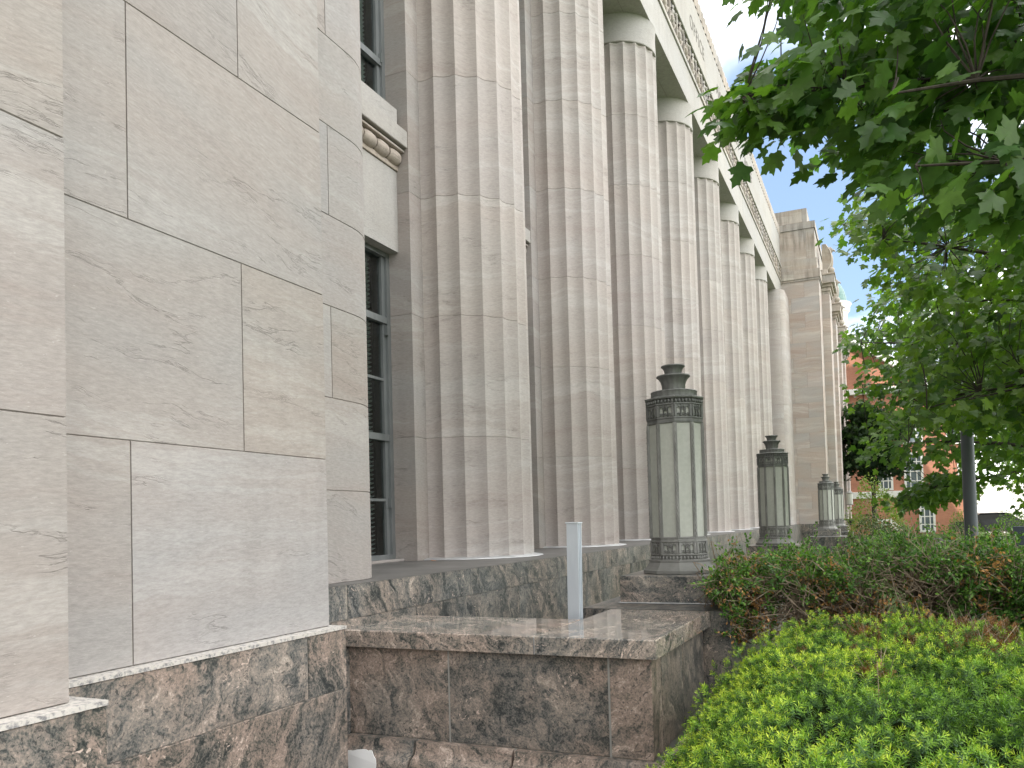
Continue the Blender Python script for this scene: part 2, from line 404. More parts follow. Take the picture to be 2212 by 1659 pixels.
class MB:
    def __init__(s):
        s.v, s.f, s.a = [], [], []

    def face(s, pts, attr=(0.5, 0.5, 0.5, 0)):
        i = len(s.v)
        s.v += [tuple(p) for p in pts]
        s.f.append(tuple(range(i, i + len(pts))))
        s.a.append(attr)

    def grid(s, rows, closed=True, attr=(0.5, 0.5, 0.5, 0), flip=False):
        i = len(s.v)
        n = len(rows[0])
        for r in rows:
            s.v += [tuple(p) for p in r]
        for k in range(len(rows) - 1):
            for j in range(n if closed else n - 1):
                j2 = (j + 1) % n
                q = (i + k * n + j, i + k * n + j2, i + (k + 1) * n + j2, i + (k + 1) * n + j)
                s.f.append(q[::-1] if flip else q)
                s.a.append(attr)

    def cap(s, ring, attr=(0.5, 0.5, 0.5, 0), flip=False):
        s.face(ring[::-1] if flip else ring, attr)

    def box(s, x0, x1, y0, y1, z0, z1, attr=None, bev=0.0):
        a = attr or rattr()
        if bev > 0:
            b = bev
            def rect(d, z):
                return [(x0 + d, y0 + d, z), (x1 - d, y0 + d, z), (x1 - d, y1 - d, z), (x0 + d, y1 - d, z)]
            rows = [rect(b, z0), rect(0, z0 + b), rect(0, z1 - b), rect(b, z1)]
            s.grid(rows, True, a)
            s.cap(rows[0], a, True)
            s.cap(rows[-1], a)
            return
        i = len(s.v)
        s.v += [(x0, y0, z0), (x1, y0, z0), (x1, y1, z0), (x0, y1, z0), (x0, y0, z1), (x1, y0, z1), (x1, y1, z1), (x0, y1, z1)]
        for q in ((0, 3, 2, 1), (4, 5, 6, 7), (0, 1, 5, 4), (1, 2, 6, 5), (2, 3, 7, 6), (3, 0, 4, 7)):
            s.f.append(tuple(i + k for k in q))
            s.a.append(a)

    def obox(s, c, u, v, w, attr=None):
        """oriented box, half-extent vectors u v w (right handed)"""
        c, u, v, w = (np.array(q, float) for q in (c, u, v, w))
        i = len(s.v)
        for sz in (-1, 1):
            for sx, sy in ((-1, -1), (1, -1), (1, 1), (-1, 1)):
                s.v.append(tuple(c + sx * u + sy * v + sz * w))
        a = attr or rattr()
        for q in ((0, 3, 2, 1), (4, 5, 6, 7), (0, 1, 5, 4), (1, 2, 6, 5), (2, 3, 7, 6), (3, 0, 4, 7)):
            s.f.append(tuple(i + k for k in q))
            s.a.append(a)

    def lathe(s, prof, n=24, c=(0, 0), rot=0.0, attr=(0.5, 0.5, 0.5, 0), mod=None, caps=True):
        rows = []
        for r, z in prof:
            row = []
            for k in range(n):
                a = rot + 2 * PI * k / n
                rr = r * (mod(k) if mod else 1.0)
                row.append((c[0] + rr * math.cos(a), c[1] + rr * math.sin(a), z))
            rows.append(row)
        s.grid(rows, True, attr)
        if caps:
            s.cap(rows[0], attr, True)
            s.cap(rows[-1], attr)

    def tube(s, pts, rad, n=6, attr=(0.5, 0.5, 0.5, 0), caps=True):
        pts = [np.array(p, float) for p in pts]
        if isinstance(rad, (int, float)):
            rad = [rad] * len(pts)
        rows = []
        up = None
        for i, p in enumerate(pts):
            d = pts[min(i + 1, len(pts) - 1)] - pts[max(i - 1, 0)]
            d /= (np.linalg.norm(d) + 1e-9)
            if up is None:
                up = np.array([0, 0, 1.0]) if abs(d[2]) < 0.9 else np.array([1.0, 0, 0])
            a = np.cross(d, up)
            a /= (np.linalg.norm(a) + 1e-9)
            b = np.cross(d, a)
            up = -b if False else up
            rows.append([tuple(p + rad[i] * (math.cos(2 * PI * k / n) * a + math.sin(2 * PI * k / n) * b)) for k in range(n)])
        s.grid(rows, True, attr)
        if caps:
            s.cap(rows[0], attr, True)
            s.cap(rows[-1], attr)

    def ball(s, c, rx, ry, rz, n=10, m=6, attr=(0.5, 0.5, 0.5, 0)):
        rows = []
        for j in range(m + 1):
            th = -PI / 2 + PI * j / m
            e = max(math.cos(th), 0.02)
            rows.append([(c[0] + rx * e * math.cos(2 * PI * k / n), c[1] + ry * e * math.sin(2 * PI * k / n), c[2] + rz * math.sin(th)) for k in range(n)])
        s.grid(rows, True, attr)
        s.cap(rows[0], attr, True)
        s.cap(rows[-1], attr)

    # dressed stone: courses of blocks along a path (outward side is on the right of the path)
    def course(s, path, z0, z1, splits=None, closed=False, g=0.0038, dep=0.007, seed=None):
        P = [np.array(p, float) for p in path]
        n = len(P)

        def normal(i):
            if closed:
                d = P[(i + 1) % n] - P[i - 1]
            else:
                d = P[min(i + 1, n - 1)] - P[max(i - 1, 0)]
                if 0 < i < n - 1:
                    d1 = P[i] - P[i - 1]
                    d2 = P[i + 1] - P[i]
                    d1 /= np.linalg.norm(d1)
                    d2 /= np.linalg.norm(d2)
                    d = d1 + d2
                    k = max(0.5, np.linalg.norm(d) / 2)
                    d = d / np.linalg.norm(d)
                    return np.array([d[1], -d[0]]) / k
            d /= np.linalg.norm(d) + 1e-12
            return np.array([d[1], -d[0]])
        N = [normal(i) for i in range(n)]
        att = seed or rattr()
        if closed:
            rows = [[(*(p - q * dep), z0) for p, q in zip(P, N)], [(*p, z0 + g) for p in P], [(*p, z1 - g) for p in P], [(*(p - q * dep), z1) for p, q in zip(P, N)]]
            s.grid(rows, True, att)
            return
        L = [0.0]
        for i in range(1, n):
            L.append(L[-1] + np.linalg.norm(P[i] - P[i - 1]))
        cuts = [0.0] + sorted(c for c in (splits or []) if 0.02 < c < L[-1] - 0.02) + [L[-1]]

        def pt(l):
            for i in range(1, n):
                if l <= L[i] + 1e-9:
                    k = (l - L[i - 1]) / (L[i] - L[i - 1])
                    return P[i - 1] + (P[i] - P[i - 1]) * k, i
            return P[-1], n - 1
        for a, b in zip(cuts[:-1], cuts[1:]):
            at_ = rattr()
            ga = 0.0 if a == 0 else g
            gb = 0.0 if b == L[-1] else g
            seq = []
            for l, isend in [(a + ga, 1)] + [(l, 0) for l in L[1:-1] if a + ga + 1e-4 < l < b - gb - 1e-4] + [(b - gb, 1)]:
                q, i = pt(l)
                if isend:
                    d = P[i] - P[i - 1]
                    d /= np.linalg.norm(d)
                    nn = np.array([d[1], -d[0]])
                    if l < 1e-9:
                        nn = N[0]
                else:
                    nn = N[min(range(n), key=lambda k: abs(L[k] - l))]
                seq.append((q, nn))
            front0 = [(*q, z0 + g) for q, k in seq]
            front1 = [(*q, z1 - g) for q, k in seq]
            back0 = [(*(q - k * dep), z0) for q, k in seq]
            back1 = [(*(q - k * dep), z1) for q, k in seq]
            s.grid([back0, front0, front1, back1], False, at_)
            s.face([back0[0], front0[0], front1[0], back1[0]][::-1], at_)
            s.face([back0[-1], front0[-1], front1[-1], back1[-1]], at_)

    def backing(s, path, z0, z1, closed=False, dep=0.0065):
        # mortar bed just behind the block faces
        P = [np.array(p, float) for p in path]
        n = len(P)
        Q = []
        for i in range(n):
            if closed:
                d = P[(i + 1) % n] - P[i - 1]
                k = 1.0
            else:
                d1 = P[i] - P[i - 1] if i else P[1] - P[0]
                d2 = P[i + 1] - P[i] if i < n - 1 else P[-1] - P[-2]
                d1 = d1 / np.linalg.norm(d1)
                d2 = d2 / np.linalg.norm(d2)
                d = d1 + d2
                k = max(0.5, np.linalg.norm(d) / 2)
            d = d / np.linalg.norm(d)
            Q.append(P[i] - np.array([d[1], -d[0]]) * dep / k)
        s.grid([[(*q, z0) for q in Q], [(*q, z1) for q in Q]], closed, (0.5, 0.5, 0.5, 1.0))

    def build(s, name, mat, parent=None, smooth=None, loc=None):
        me = bpy.data.meshes.new(name)
        me.from_pydata(s.v, [], s.f)
        at_ = me.attributes.new('blk', 'FLOAT_COLOR', 'FACE')
        at_.data.foreach_set('color', np.array(s.a, dtype=np.float32).ravel())
        me.materials.append(mat)
        if smooth is not None:
            me.polygons.foreach_set('use_smooth', [True] * len(me.polygons))
            me.set_sharp_from_angle(angle=math.radians(smooth))
        me.update()
        o = bpy.data.objects.new(name, me)
        COL.objects.link(o)
        if parent is not None:
            o.parent = parent
        if loc is not None:
            o.location = loc
        return o


def arr_mesh(name, verts, faces, mat, parent=None, tint=None):
    """big triangle / quad mesh from arrays; tint = colour per vertex"""
    me = bpy.data.meshes.new(name)
    k = faces.shape[1]
    me.vertices.add(len(verts))
    me.vertices.foreach_set('co', np.ascontiguousarray(verts, dtype=np.float32).ravel())
    me.loops.add(faces.size)
    me.loops.foreach_set('vertex_index', np.ascontiguousarray(faces, dtype=np.int32).ravel())
    me.polygons.add(len(faces))
    me.polygons.foreach_set('loop_start', np.arange(0, faces.size, k, dtype=np.int32))
    me.polygons.foreach_set('loop_total', np.full(len(faces), k, dtype=np.int32))
    if tint is not None:
        a = me.attributes.new('tint', 'FLOAT_COLOR', 'POINT')
        c = np.ones((len(verts), 4), dtype=np.float32)
        c[:, :3] = tint
        a.data.foreach_set('color', c.ravel())
    me.materials.append(mat)
    me.update(calc_edges=True)
    me.validate()
    o = bpy.data.objects.new(name, me)
    COL.objects.link(o)
    if parent is not None:
        o.parent = parent
    return o


def maple_template(full=True):
    half = [(0.0, -0.02), (0.12, -0.04), (0.24, -0.10), (0.47, 0.00), (0.40, 0.12), (0.41, 0.20), (0.50, 0.27), (0.66, 0.47), (0.47, 0.48), (0.36, 0.57), (0.25, 0.50), (0.24, 0.62), (0.31, 0.74), (0.15, 0.80), (0.0, 1.02)]
    if not full:
        half = [(0.0, -0.02), (0.44, -0.02), (0.38, 0.17), (0.63, 0.47), (0.25, 0.50), (0.26, 0.74), (0.0, 1.02)]
    pts = half + [(-x, y) for x, y in half[-2:0:-1]]
    V = [(0.0, 0.28, 0.0)]
    for x, y in pts:
        r2 = x * x + (y - 0.28) ** 2
        V.append((x, y, 0.10 * abs(x) - 0.22 * r2))
    n = len(pts)
    Fc = [(0, 1 + i, 1 + (i + 1) % n) for i in range(n)]
    return np.array(V), np.array(Fc)


def copy_tree(o, parent=None):
    c = o.copy()
    COL.objects.link(c)
    if parent is not None:
        c.parent = parent
    for ch in [x for x in KIDS.get(o.name, [])]:
        k = copy_tree(ch, c)
        KIDS.setdefault(c.name, []).append(k)
    return c


KIDS = {}


def kid(parent, o):
    o.parent = parent
    KIDS.setdefault(parent.name, []).append(o)
    return o


def Z(z):
    return z + EYE


# ================================================================== SETTING
g = MB()
g.face([(-400, -200, 0), (600, -200, 0), (600, 900, 0), (-400, 900, 0)])
props(g.build('lawn', M_GRASS), kind='structure')
g = MB()
g.face([(-3.1, -6, 0.004), (4.5, -6, 0.004), (4.5, 9.2, 0.004), (-3.1, 9.2, 0.004)])
props(g.build('planting_bed', M_MULCH), kind='structure')
g = MB()
g.face([(1.6, 9.6, 0.004), (4.0, 9.6, 0.004), (4.6, 44, 0.004), (2.2, 44, 0.004)])
g.face([(-12, 44.01, 0.004), (40, 44.01, 0.004), (40, 47.5, 0.004), (-12, 47.5, 0.004)])
props(g.build('pavement', M_CONC), kind='structure')
g = MB()
g.face([(-60, 47.6, 0.004), (90, 47.6, 0.004), (90, 56.5, 0.004), (-60, 56.5, 0.004)])
props(g.build('road', M_ASPH), kind='structure')
g = MB()
g.face([(5.5, 66, 0.006), (90, 66, 0.006), (90, 110, 0.006), (5.5, 110, 0.006)])
props(g.build('parking_lot', M_CONC), kind='structure')

# ================================================================== COURTHOUSE
CH = empty('courthouse', (-4, 12, 0), 'long limestone courthouse with a row of fluted columns over a granite base', 'building')
CH_INV = Matrix.Translation((4, -12, 0))


def part(mb, name, mat, parent=None, smooth=None):
    o = mb.build(name, mat, None, smooth)
    o.parent = parent or CH
    if parent is None:
        o.matrix_parent_inverse = CH_INV
    return o


XA, XB, XC = -2.591, -3.02, -3.356
TOP = Z(13.6)


def lines(start, step, zmin, zmax):
    k = math.floor((zmin - start) / step)
    r = []
    while start + k * step < zmax:
        if start + k * step > zmin:
            r.append(start + k * step)
        k += 1
    return r


# near stepped walls A, B and C
def stone_wall(path, z0, z1, first, step, vfun, name, mat):
    mb = MB()
    zs = [z0] + lines(first, step, z0 + 0.05, z1 - 0.05) + [z1]
    for k, (a, b) in enumerate(zip(zs[:-1], zs[1:])):
        mb.course(path, a, b, vfun(k))
    mb.backing(path, z0, z1)
    return part(mb, name, mat, smooth=20)


# lengths along the path are measured from its first point
stone_wall([(XA, -10.0), (XA, 1.962), (XB - 0.1, 1.962)], Z(-0.58), TOP, Z(-0.58), 0.994,
           lambda k: [1.9 + 1.42 * j + (0.71 if k % 2 else 0) for j in range(7)], 'wall', M_STONE)
stone_wall([(XB, 1.0), (XB, 4.0), (XC - 0.1, 4.0)], Z(-0.58), TOP, Z(-0.58), 0.994,
           lambda k: [(1.60 if k % 2 == 0 else 2.31), (0.18 if k % 2 == 0 else 0.89)], 'wall', M_STONE)
arc = [(XC - 0.5 + 0.5 * math.cos(a), 4.80 + 0.5 * math.sin(a)) for a in np.linspace(0, PI / 2, 10)]
pathC = [(XC, 3.6)] + arc + [(-4.50, 5.30), (-4.50, 6.08), (-5.0, 6.08)]
stone_wall(pathC, Z(-0.371), TOP, Z(-0.371), 0.627, lambda k: ([0.93] if k % 2 == 0 and k else [1.8]), 'wall', M_STONE)
# core masses behind the stone skins
mb = MB()
mb.box(-24, XA - 0.02, -10, 1.94, 0, TOP - 0.01)
mb.box(-24, XB - 0.02, 1.945, 3.98, 0, TOP - 0.012)
mb.box(-24, -5.06, 3.99, 37.5, 0, Z(12.4))
mb.box(-24, -9.0, -10, 61, Z(12.4), Z(26))  # unseen upper mass, added to keep the sun off the far attic
part(mb, 'core_and_sun_block', M_DARK)
mb = MB()
mb.box(-24, XB, -10, 4.0, TOP, TOP + 0.12)
mb.box(-24, -3.95, 4.0, 37.5, Z(12.42), Z(12.52))
part(mb, 'roof', M_SMOOTH)

# granite base courses of the near walls
mb = MB()
pA = [(-2.51, -10.0), (-2.51, 2.045), (-2.95, 2.045)]
pB = [(-2.94, 1.2), (-2.94, 4.05), (-3.19, 4.05)]
for p, cuts in ((pA, [[3, 5.4, 7.8, 10.2], [1.5, 4.2, 6.6, 9.0, 10.9], [3, 5.4, 7.8, 10.2]]), (pB, [[2.496], [0.9], [2.4]])):
    for zz, ct in zip(((Z(-0.95), Z(-0.60)), (0.17, Z(-0.95)), (-0.05, 0.17)), cuts):
        mb.course(p, zz[0], zz[1], ct, g=0.005)
    mb.backing(p, -0.05, Z(-0.60))
part(mb, 'granite_base', M_GRAN, smooth=20)
mb = MB()
mb.box(-3.4, -2.505, -10, 2.05, Z(-0.60), Z(-0.582))
mb.box(-3.4, -2.935, 2.052, 4.055, Z(-0.60), Z(-0.582))
part(mb, 'granite_ledge', M_GRANL)

# plinth under the colonnade
mb = MB()
pP = [(-3.18, 4.06), (-3.18, 38.2)]
for zz, off in (((Z(-0.594), Z(-0.372)), 0.35), ((0.35, Z(-0.594)), 1.2), ((-0.3, 0.35), 0.4)):
    mb.course(pP, zz[0], zz[1], [off + 1.9 * j for j in range(19)], g=0.003)
mb.backing(pP, -0.3, Z(-0.372))
part(mb, 'plinth', M_GRANB, smooth=20)
mb = MB()
mb.face([(-5.1, 4.06, Z(-0.371)), (-3.182, 4.06, Z(-0.371)), (-3.182, 38.2, Z(-0.371)), (-5.1, 38.2, Z(-0.371))])
part(mb, 'plinth_ledge', M_LEDGE)

# columns
CXX, CR, NF = -4.42, 0.78, 20
COLY = [8.5 + 3.4 * k for k in range(8)]
ZB, ZD, ZCAP, ZSOF = Z(-0.371), 1.325, Z(8.95), Z(9.49)


def flute_path(r, depth, nseg=7):
    pts = []
    for k in range(NF):
        for j in range(nseg):
            t = j / nseg
            a = math.radians(9 + 18 * k + 18 * t)
            rr = r * math.cos(math.radians(9)) / math.cos(math.radians(18 * t - 9)) - depth * math.sin(PI * t)
            pts.append((rr * math.cos(a), rr * math.sin(a)))
    return pts


fp = flute_path(CR, 0.037)
mb = MB()
z = ZB
while z < ZCAP - 0.02:
    z1 = min(z + ZD, ZCAP)
    mb.course(fp, z, z1, closed=True, g=0.003, dep=0.006)
    z = z1
mb.backing(fp, ZB, ZCAP, True, 0.0062)
col0 = mb.build('column', M_COLST, None, 24)
mb = MB()
mb.lathe([(CR - 0.06, ZCAP + 0.0), (CR + 0.004, ZCAP), (CR + 0.010, ZCAP + 0.012), (CR + 0.002, ZCAP + 0.10), (CR - 0.004, ZCAP + 0.3), (CR + 0.004, ZSOF - 0.05), (CR + 0.012, ZSOF)], 64)
kid(col0, mb.build('capital', M_SMOOTH, None, 30))
mb = MB()
rows = []
for r, zz in ((CR + 0.10, ZB + 0.002), (CR + 0.095, ZB + 0.010), (CR + 0.015, ZB + 0.022), (CR - 0.05, ZB + 0.024)):
    rows.append([((r + 0.006 * math.sin(9 * a + 3 * zz) + 0.004 * math.sin(23 * a)) * math.cos(a), (r + 0.006 * math.sin(9 * a)) * math.sin(a), zz) for a in np.linspace(0, 2 * PI, 80, endpoint=False)])
mb.grid(rows, True)
kid(col0, mb.build('flashing', M_LEAD, None, 40))
for i, cy in enumerate(COLY):
    c = col0 if i == 0 else copy_tree(col0)
    c.parent = CH
    c.matrix_parent_inverse = CH_INV
    c.location = (CXX, cy, 0)

# piers behind the columns
mb = MB()
for cy in COLY:
    p = [(-5.0, cy - 1.0), (-4.50, cy - 1.0), (-4.50, cy + 1.0), (-5.0, cy + 1.0)]
    zz = ZB
    while zz < ZSOF - 0.02:
        z1 = min(zz + ZD, ZSOF)
        mb.course(p, zz, z1, [1.5], g=0.002)
        zz = z1
    mb.backing(p, ZB, ZSOF)
part(mb, 'pier', M_STONE, smooth=20)

# window bays
BAYS = [6.79] + [c + 1.7 for c in COLY[:-1]] + [34.0]


def window(zlo, zhi, trans, thin, y0, y1, parent):
    X0 = -4.86
    f = MB()
    f.box(X0, X0 + 0.09, y0, y0 + 0.06, zlo, zhi)
    f.box(X0, X0 + 0.09, y1 - 0.06, y1, zlo, zhi)
    f.box(X0 + 0.015, X0 + 0.06, y1 - 0.115, y1 - 0.0602, zlo + 0.05, zhi - 0.05)
    f.box(X0 + 0.015, X0 + 0.06, y0 + 0.0602, y0 + 0.115, zlo + 0.05, zhi - 0.05)
    f.box(X0, X0 + 0.088, y0 + 0.0604, y1 - 0.0604, zlo, zlo + 0.05)
    f.box(X0, X0 + 0.088, y0 + 0.0604, y1 - 0.0604, zhi - 0.05, zhi)
    ym = (y0 + y1) / 2
    f.box(X0 + 0.01, X0 + 0.07, ym - 0.03, ym + 0.03, zlo + 0.0502, zhi - 0.0502)
    for zt in trans:
        f.box(X0 + 0.004, X0 + 0.084, y0 + 0.0606, y1 - 0.0606, zt - 0.035, zt + 0.035)
    for zt in thin:
        f.box(X0 + 0.017, X0 + 0.058, y0 + 0.1152, y1 - 0.1152, zt - 0.014, zt + 0.014)
    for zt in (zlo + 0.55, zhi - 0.9):          # hinges
        f.box(X0 + 0.06, X0 + 0.10, y1 - 0.085, y1 - 0.06, zt, zt + 0.10)
    w = f.build('window', M_ALU)
    w.parent = parent
    w.matrix_parent_inverse = CH_INV
    KIDS[w.name] = []
    g_ = MB()
    g_.face([(X0 + 0.03, y0 + 0.055, zlo + 0.045), (X0 + 0.03, y1 - 0.055, zlo + 0.045), (X0 + 0.03, y1 - 0.055, zhi - 0.045), (X0 + 0.03, y0 + 0.055, zhi - 0.045)])
    kid(w, g_.build('glass', M_GLASS))
    b = MB()
    zz = zlo + 0.07
    while zz < zhi - 0.06:
        b.obox((X0 - 0.045, (y0 + y1) / 2 - 0.05, zz), (0.018, 0, 0.009), (0, (y1 - y0) / 2 - 0.16, 0), (-0.0006, 0, 0.0012))
        zz += 0.046
    for yy in (y0 + 0.3, y1 - 0.45):
        b.box(X0 - 0.027, X0 - 0.025, yy, yy + 0.004, zlo + 0.06, zhi - 0.05)
    kid(w, b.build('blind', M_BLIND))
    return w


def bay(i, yc):
    y0, y1 = yc - 0.71, yc + 0.71
    if i == 0:
        y0 = 6.08
        y1 = 7.5
    zs = dict(l=Z(2.96), orn=Z(3.84))
    lo = window(Z(-0.345), Z(2.96), [Z(2.22), Z(0.953)], [Z(1.577), Z(0.286)], y0, y1, CH)
    hi_ = window(Z(4.50), Z(9.45), [Z(5.05), Z(7.0)], [Z(6.0), Z(8.0)], y0, y1, CH)
    return lo, hi_


w0 = bay(0, BAYS[0])
for i, yc in enumerate(BAYS[1:], 1):
    for w in w0:
        c = copy_tree(w)
        c.parent = CH
        c.matrix_parent_inverse = CH_INV
        c.location = (0, yc - BAYS[0], 0)

# spandrel of the first bay, then copies
y0, y1 = 6.081, 7.499
mb = MB()
mb.box(-5.0, -4.65, y0, y1, Z(2.96), Z(3.84), (0.3, 0.6, 0.5, 0))
sp0 = mb.build('spandrel_panel', M_SMOOTH)
sp0.parent = CH
sp0.matrix_parent_inverse = CH_INV
mb = MB()
mb.box(-5.0, -4.63, y0, y1, Z(3.845), Z(3.90), bev=0.004)
mb.box(-5.0, -4.66, y0, y1, Z(3.90), Z(4.03))
mb.box(-5.0, -4.545, y0, y1, Z(4.03), Z(4.055), bev=0.004)
n_r = 6
for k in range(n_r):                            # row of fat carved rolls
    yc_ = y0 + (k + 0.5) * (y1 - y0) / n_r
    rw = []
    for t in np.linspace(0, 1, 9):
        yy = yc_ - 0.106 + 0.212 * t
        rr = 0.070 + 0.010 * math.sin(PI * t)
        if t in (0.0, 1.0):
            rr *= 0.86
        rw.append([(-4.645 + rr * 1.15 * math.cos(a), yy, Z(3.965) + rr * math.sin(a)) for a in np.linspace(-PI / 2, PI / 2, 10)])
    mb.grid(rw, False, (0.4, 0.3, 0.5, 0), True)
    mb.cap(rw[0], (0.4, 0.3, 0.5, 0))
    mb.cap(rw[-1], (0.4, 0.3, 0.5, 0), True)
kid(sp0, mb.build('moulding', M_STAIN, None, 40))
mb = MB()
mb.box(-5.0, -4.508, y0, y1, Z(4.075), Z(4.26), bev=0.006)
mb.box(-5.0, -4.60, y0 + 0.002, y1 - 0.05, Z(4.262), Z(4.50), bev=0.004)
mb.box(-5.0, -4.59, y0 + 0.003, y1 - 0.003, Z(4.0552), Z(4.0748))
kid(sp0, mb.build('sill', M_SMOOTH, None, 20))
mb = MB()
mb.box(-5.0, -4.66, y0 + 0.001, y1 - 0.001, Z(-0.371), Z(-0.346), bev=0.004)
kid(sp0, mb.build('window_sill', M_STONE))
for yc in BAYS[1:]:
    c = copy_tree(sp0)
    c.parent = CH
    c.matrix_parent_inverse = CH_INV
    c.location = (0, yc - BAYS[0], 0)

# far rounded wall end
arc2 = [(XC - 0.5 + 0.5 * math.cos(a), 35.9 - 0.5 * math.sin(a)) for a in np.linspace(PI / 2, 0, 10)]
pathD = [(-5.0, 34.71), (-4.50, 34.71), (-4.50, 35.4)] + [(-3.856, 35.4)] + arc2[1:] + [(XC, 37.7)]
zz = ZB
mbD = MB()
while zz < ZSOF:
    mbD.course(pathD, zz, min(zz + 0.627, ZSOF), [2.2], g=0.003)
    zz += 0.627
mbD.backing(pathD, ZB, ZSOF)
part(mbD, 'wall', M_COLST, smooth=20)

# entablature
XE = -3.655
mb = MB()
mb.face([(-5.05, 4.7, ZSOF), (-5.05, 37.7, ZSOF), (XE - 0.005, 37.7, ZSOF), (XE - 0.005, 4.7, ZSOF)], (0.4, 0.4, 0.5, 0))
for yj in range(6, 37):                         # fine joints in the soffit slabs
    mb.box(-5.0, XE - 0.01, yj * 1.7 / 1.7 + 0.2, yj + 0.206, ZSOF - 0.002, ZSOF - 0.0005, (0.5, 0.5, 0.5, 0.6)) if yj % 3 == 0 else None
mb.box(-4.035, -4.029, 4.8, 37.6, ZSOF - 0.0022, ZSOF - 0.0006, (0.5, 0.5, 0.5, 0.8))
part(mb, 'soffit', M_SMOOTH)
mb = MB()
pe = [(XE, 4.7), (XE, 37.7)]
mb.course(pe, ZSOF, Z(10.30), [1.5 + 3.4 * k for k in range(10)], g=0.0015, dep=0.005)
mb.backing(pe, ZSOF, Z(10.30), dep=0.0048)
mb.box(-4.9, XE - 0.006, 4.7, 37.7, ZSOF + 0.003, Z(12.40), (0.5, 0.5, 0.5, 0))
part(mb, 'architrave', M_SMOOTH, smooth=20)
mb = MB()
mb.box(XE - 0.004, XE + 0.035, 4.7, 37.7, Z(10.305), Z(10.40), bev=0.008)
part(mb, 'lower_fillet', M_STAIN)
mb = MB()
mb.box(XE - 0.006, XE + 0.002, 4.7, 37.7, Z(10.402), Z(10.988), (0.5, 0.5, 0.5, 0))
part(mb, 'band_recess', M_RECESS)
mb = MB()
yy = 5.0
while yy < 37.5:                                # bell flowers and scrolls in the ornament band
    a_ = rattr()
    xf = XE + 0.004
    zc_ = Z(10.68)
    for dz, ry, rz in ((-0.18, 0.045, 0.06), (-0.05, 0.10, 0.11), (0.09, 0.07, 0.08), (0.20, 0.035, 0.06)):
        mb.ball((xf, yy, zc_ + dz), 0.05, ry, rz, 8, 6, a_)
    for sgn in (-1, 1):
        mb.tube([(xf, yy + sgn * 0.10, zc_ - 0.22), (xf + 0.02, yy + sgn * 0.19, zc_ - 0.08), (xf + 0.03, yy + sgn * 0.17, zc_ + 0.10), (xf + 0.02, yy + sgn * 0.10, zc_ + 0.16)], [0.022, 0.03, 0.026, 0.018], 5, a_)
    mb.box(xf - 0.006, xf + 0.035, yy + 0.31, yy + 0.36, zc_ - 0.26, zc_ + 0.20, a_)
    mb.ball((xf + 0.01, yy + 0.335, zc_ + 0.22), 0.035, 0.06, 0.04, 8, 5, a_)
    yy += 0.67
part(mb, 'ornament_band', M_STAIN, smooth=40)
mb = MB()
mb.box(XE - 0.004, XE + 0.055, 4.7, 37.7, Z(10.99), Z(11.09), bev=0.012)
part(mb, 'upper_fillet', M_SMOOTH)
mb = MB()
for a, b, off in ((Z(11.095), Z(12.42), 0.9),):
    mb.course([(XE + 0.004, 4.7), (XE + 0.004, 37.7)], a, b, [off + 1.7 * k for k in range(20)], g=0.0015)
    mb.backing([(XE + 0.004, 4.7), (XE + 0.004, 37.7)], a, b)
fz = part(mb, 'frieze', M_SMOOTH, smooth=20)
mb = MB()
yy = 4.7
pth = []
while yy < 37.6:
    for t in (0, 0.12, 0.3, 0.5, 0.7, 0.88):
        pth.append((XE - 0.05 + 0.075 * math.sin(PI * t) ** 0.6, yy + 0.31 * t))
    yy += 0.31
rws = []
for zz, dx in ((Z(12.425), 0.0), (Z(12.79), 0.0), (Z(12.84), -0.02), (Z(12.865), -0.07)):
    rws.append([(x + dx, y, zz) for x, y in pth])
rws.append([(-4.2, y, Z(12.86)) for x, y in pth])
mb.grid(rws, False, (0.4, 0.4, 0.4, 0))
part(mb, 'cresting', M_STAIN, smooth=50)


def text_mesh(s, size, depth, name, mat, font_scale=1.0, spacing=1.0):
    cu = bpy.data.curves.new(name, 'FONT')
    cu.body = s
    cu.size = size
    cu.extrude = depth
    cu.space_character = spacing
    tmp = bpy.data.objects.new(name + '_curve', cu)
    COL.objects.link(tmp)
    dg = bpy.context.evaluated_depsgraph_get()
    me = bpy.data.meshes.new_from_object(tmp.evaluated_get(dg))
    bpy.data.objects.remove(tmp)
    bpy.data.curves.remove(cu)
    me.name = name
    me.materials.clear()
    me.materials.append(mat)
    o = bpy.data.objects.new(name, me)
    COL.objects.link(o)
    return o


def place_text(o, M, parent=None, inv=None):
    o.data.transform(M)
    if parent is not None:
        o.parent = parent
        if inv is not None:
            o.matrix_parent_inverse = inv


def mx(ux, uy, uz, loc):
    return Matrix(((ux[0], uy[0], uz[0], loc[0]), (ux[1], uy[1], uz[1], loc[1]), (ux[2], uy[2], uz[2], loc[2]), (0, 0, 0, 1)))


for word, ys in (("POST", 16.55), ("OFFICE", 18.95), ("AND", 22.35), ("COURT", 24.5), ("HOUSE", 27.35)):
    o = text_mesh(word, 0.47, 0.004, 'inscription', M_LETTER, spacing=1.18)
    place_text(o, mx((0, 1, 0), (0, 0, 1), (1, 0, 0), (XE + 0.006, ys, Z(11.56))), fz, None)

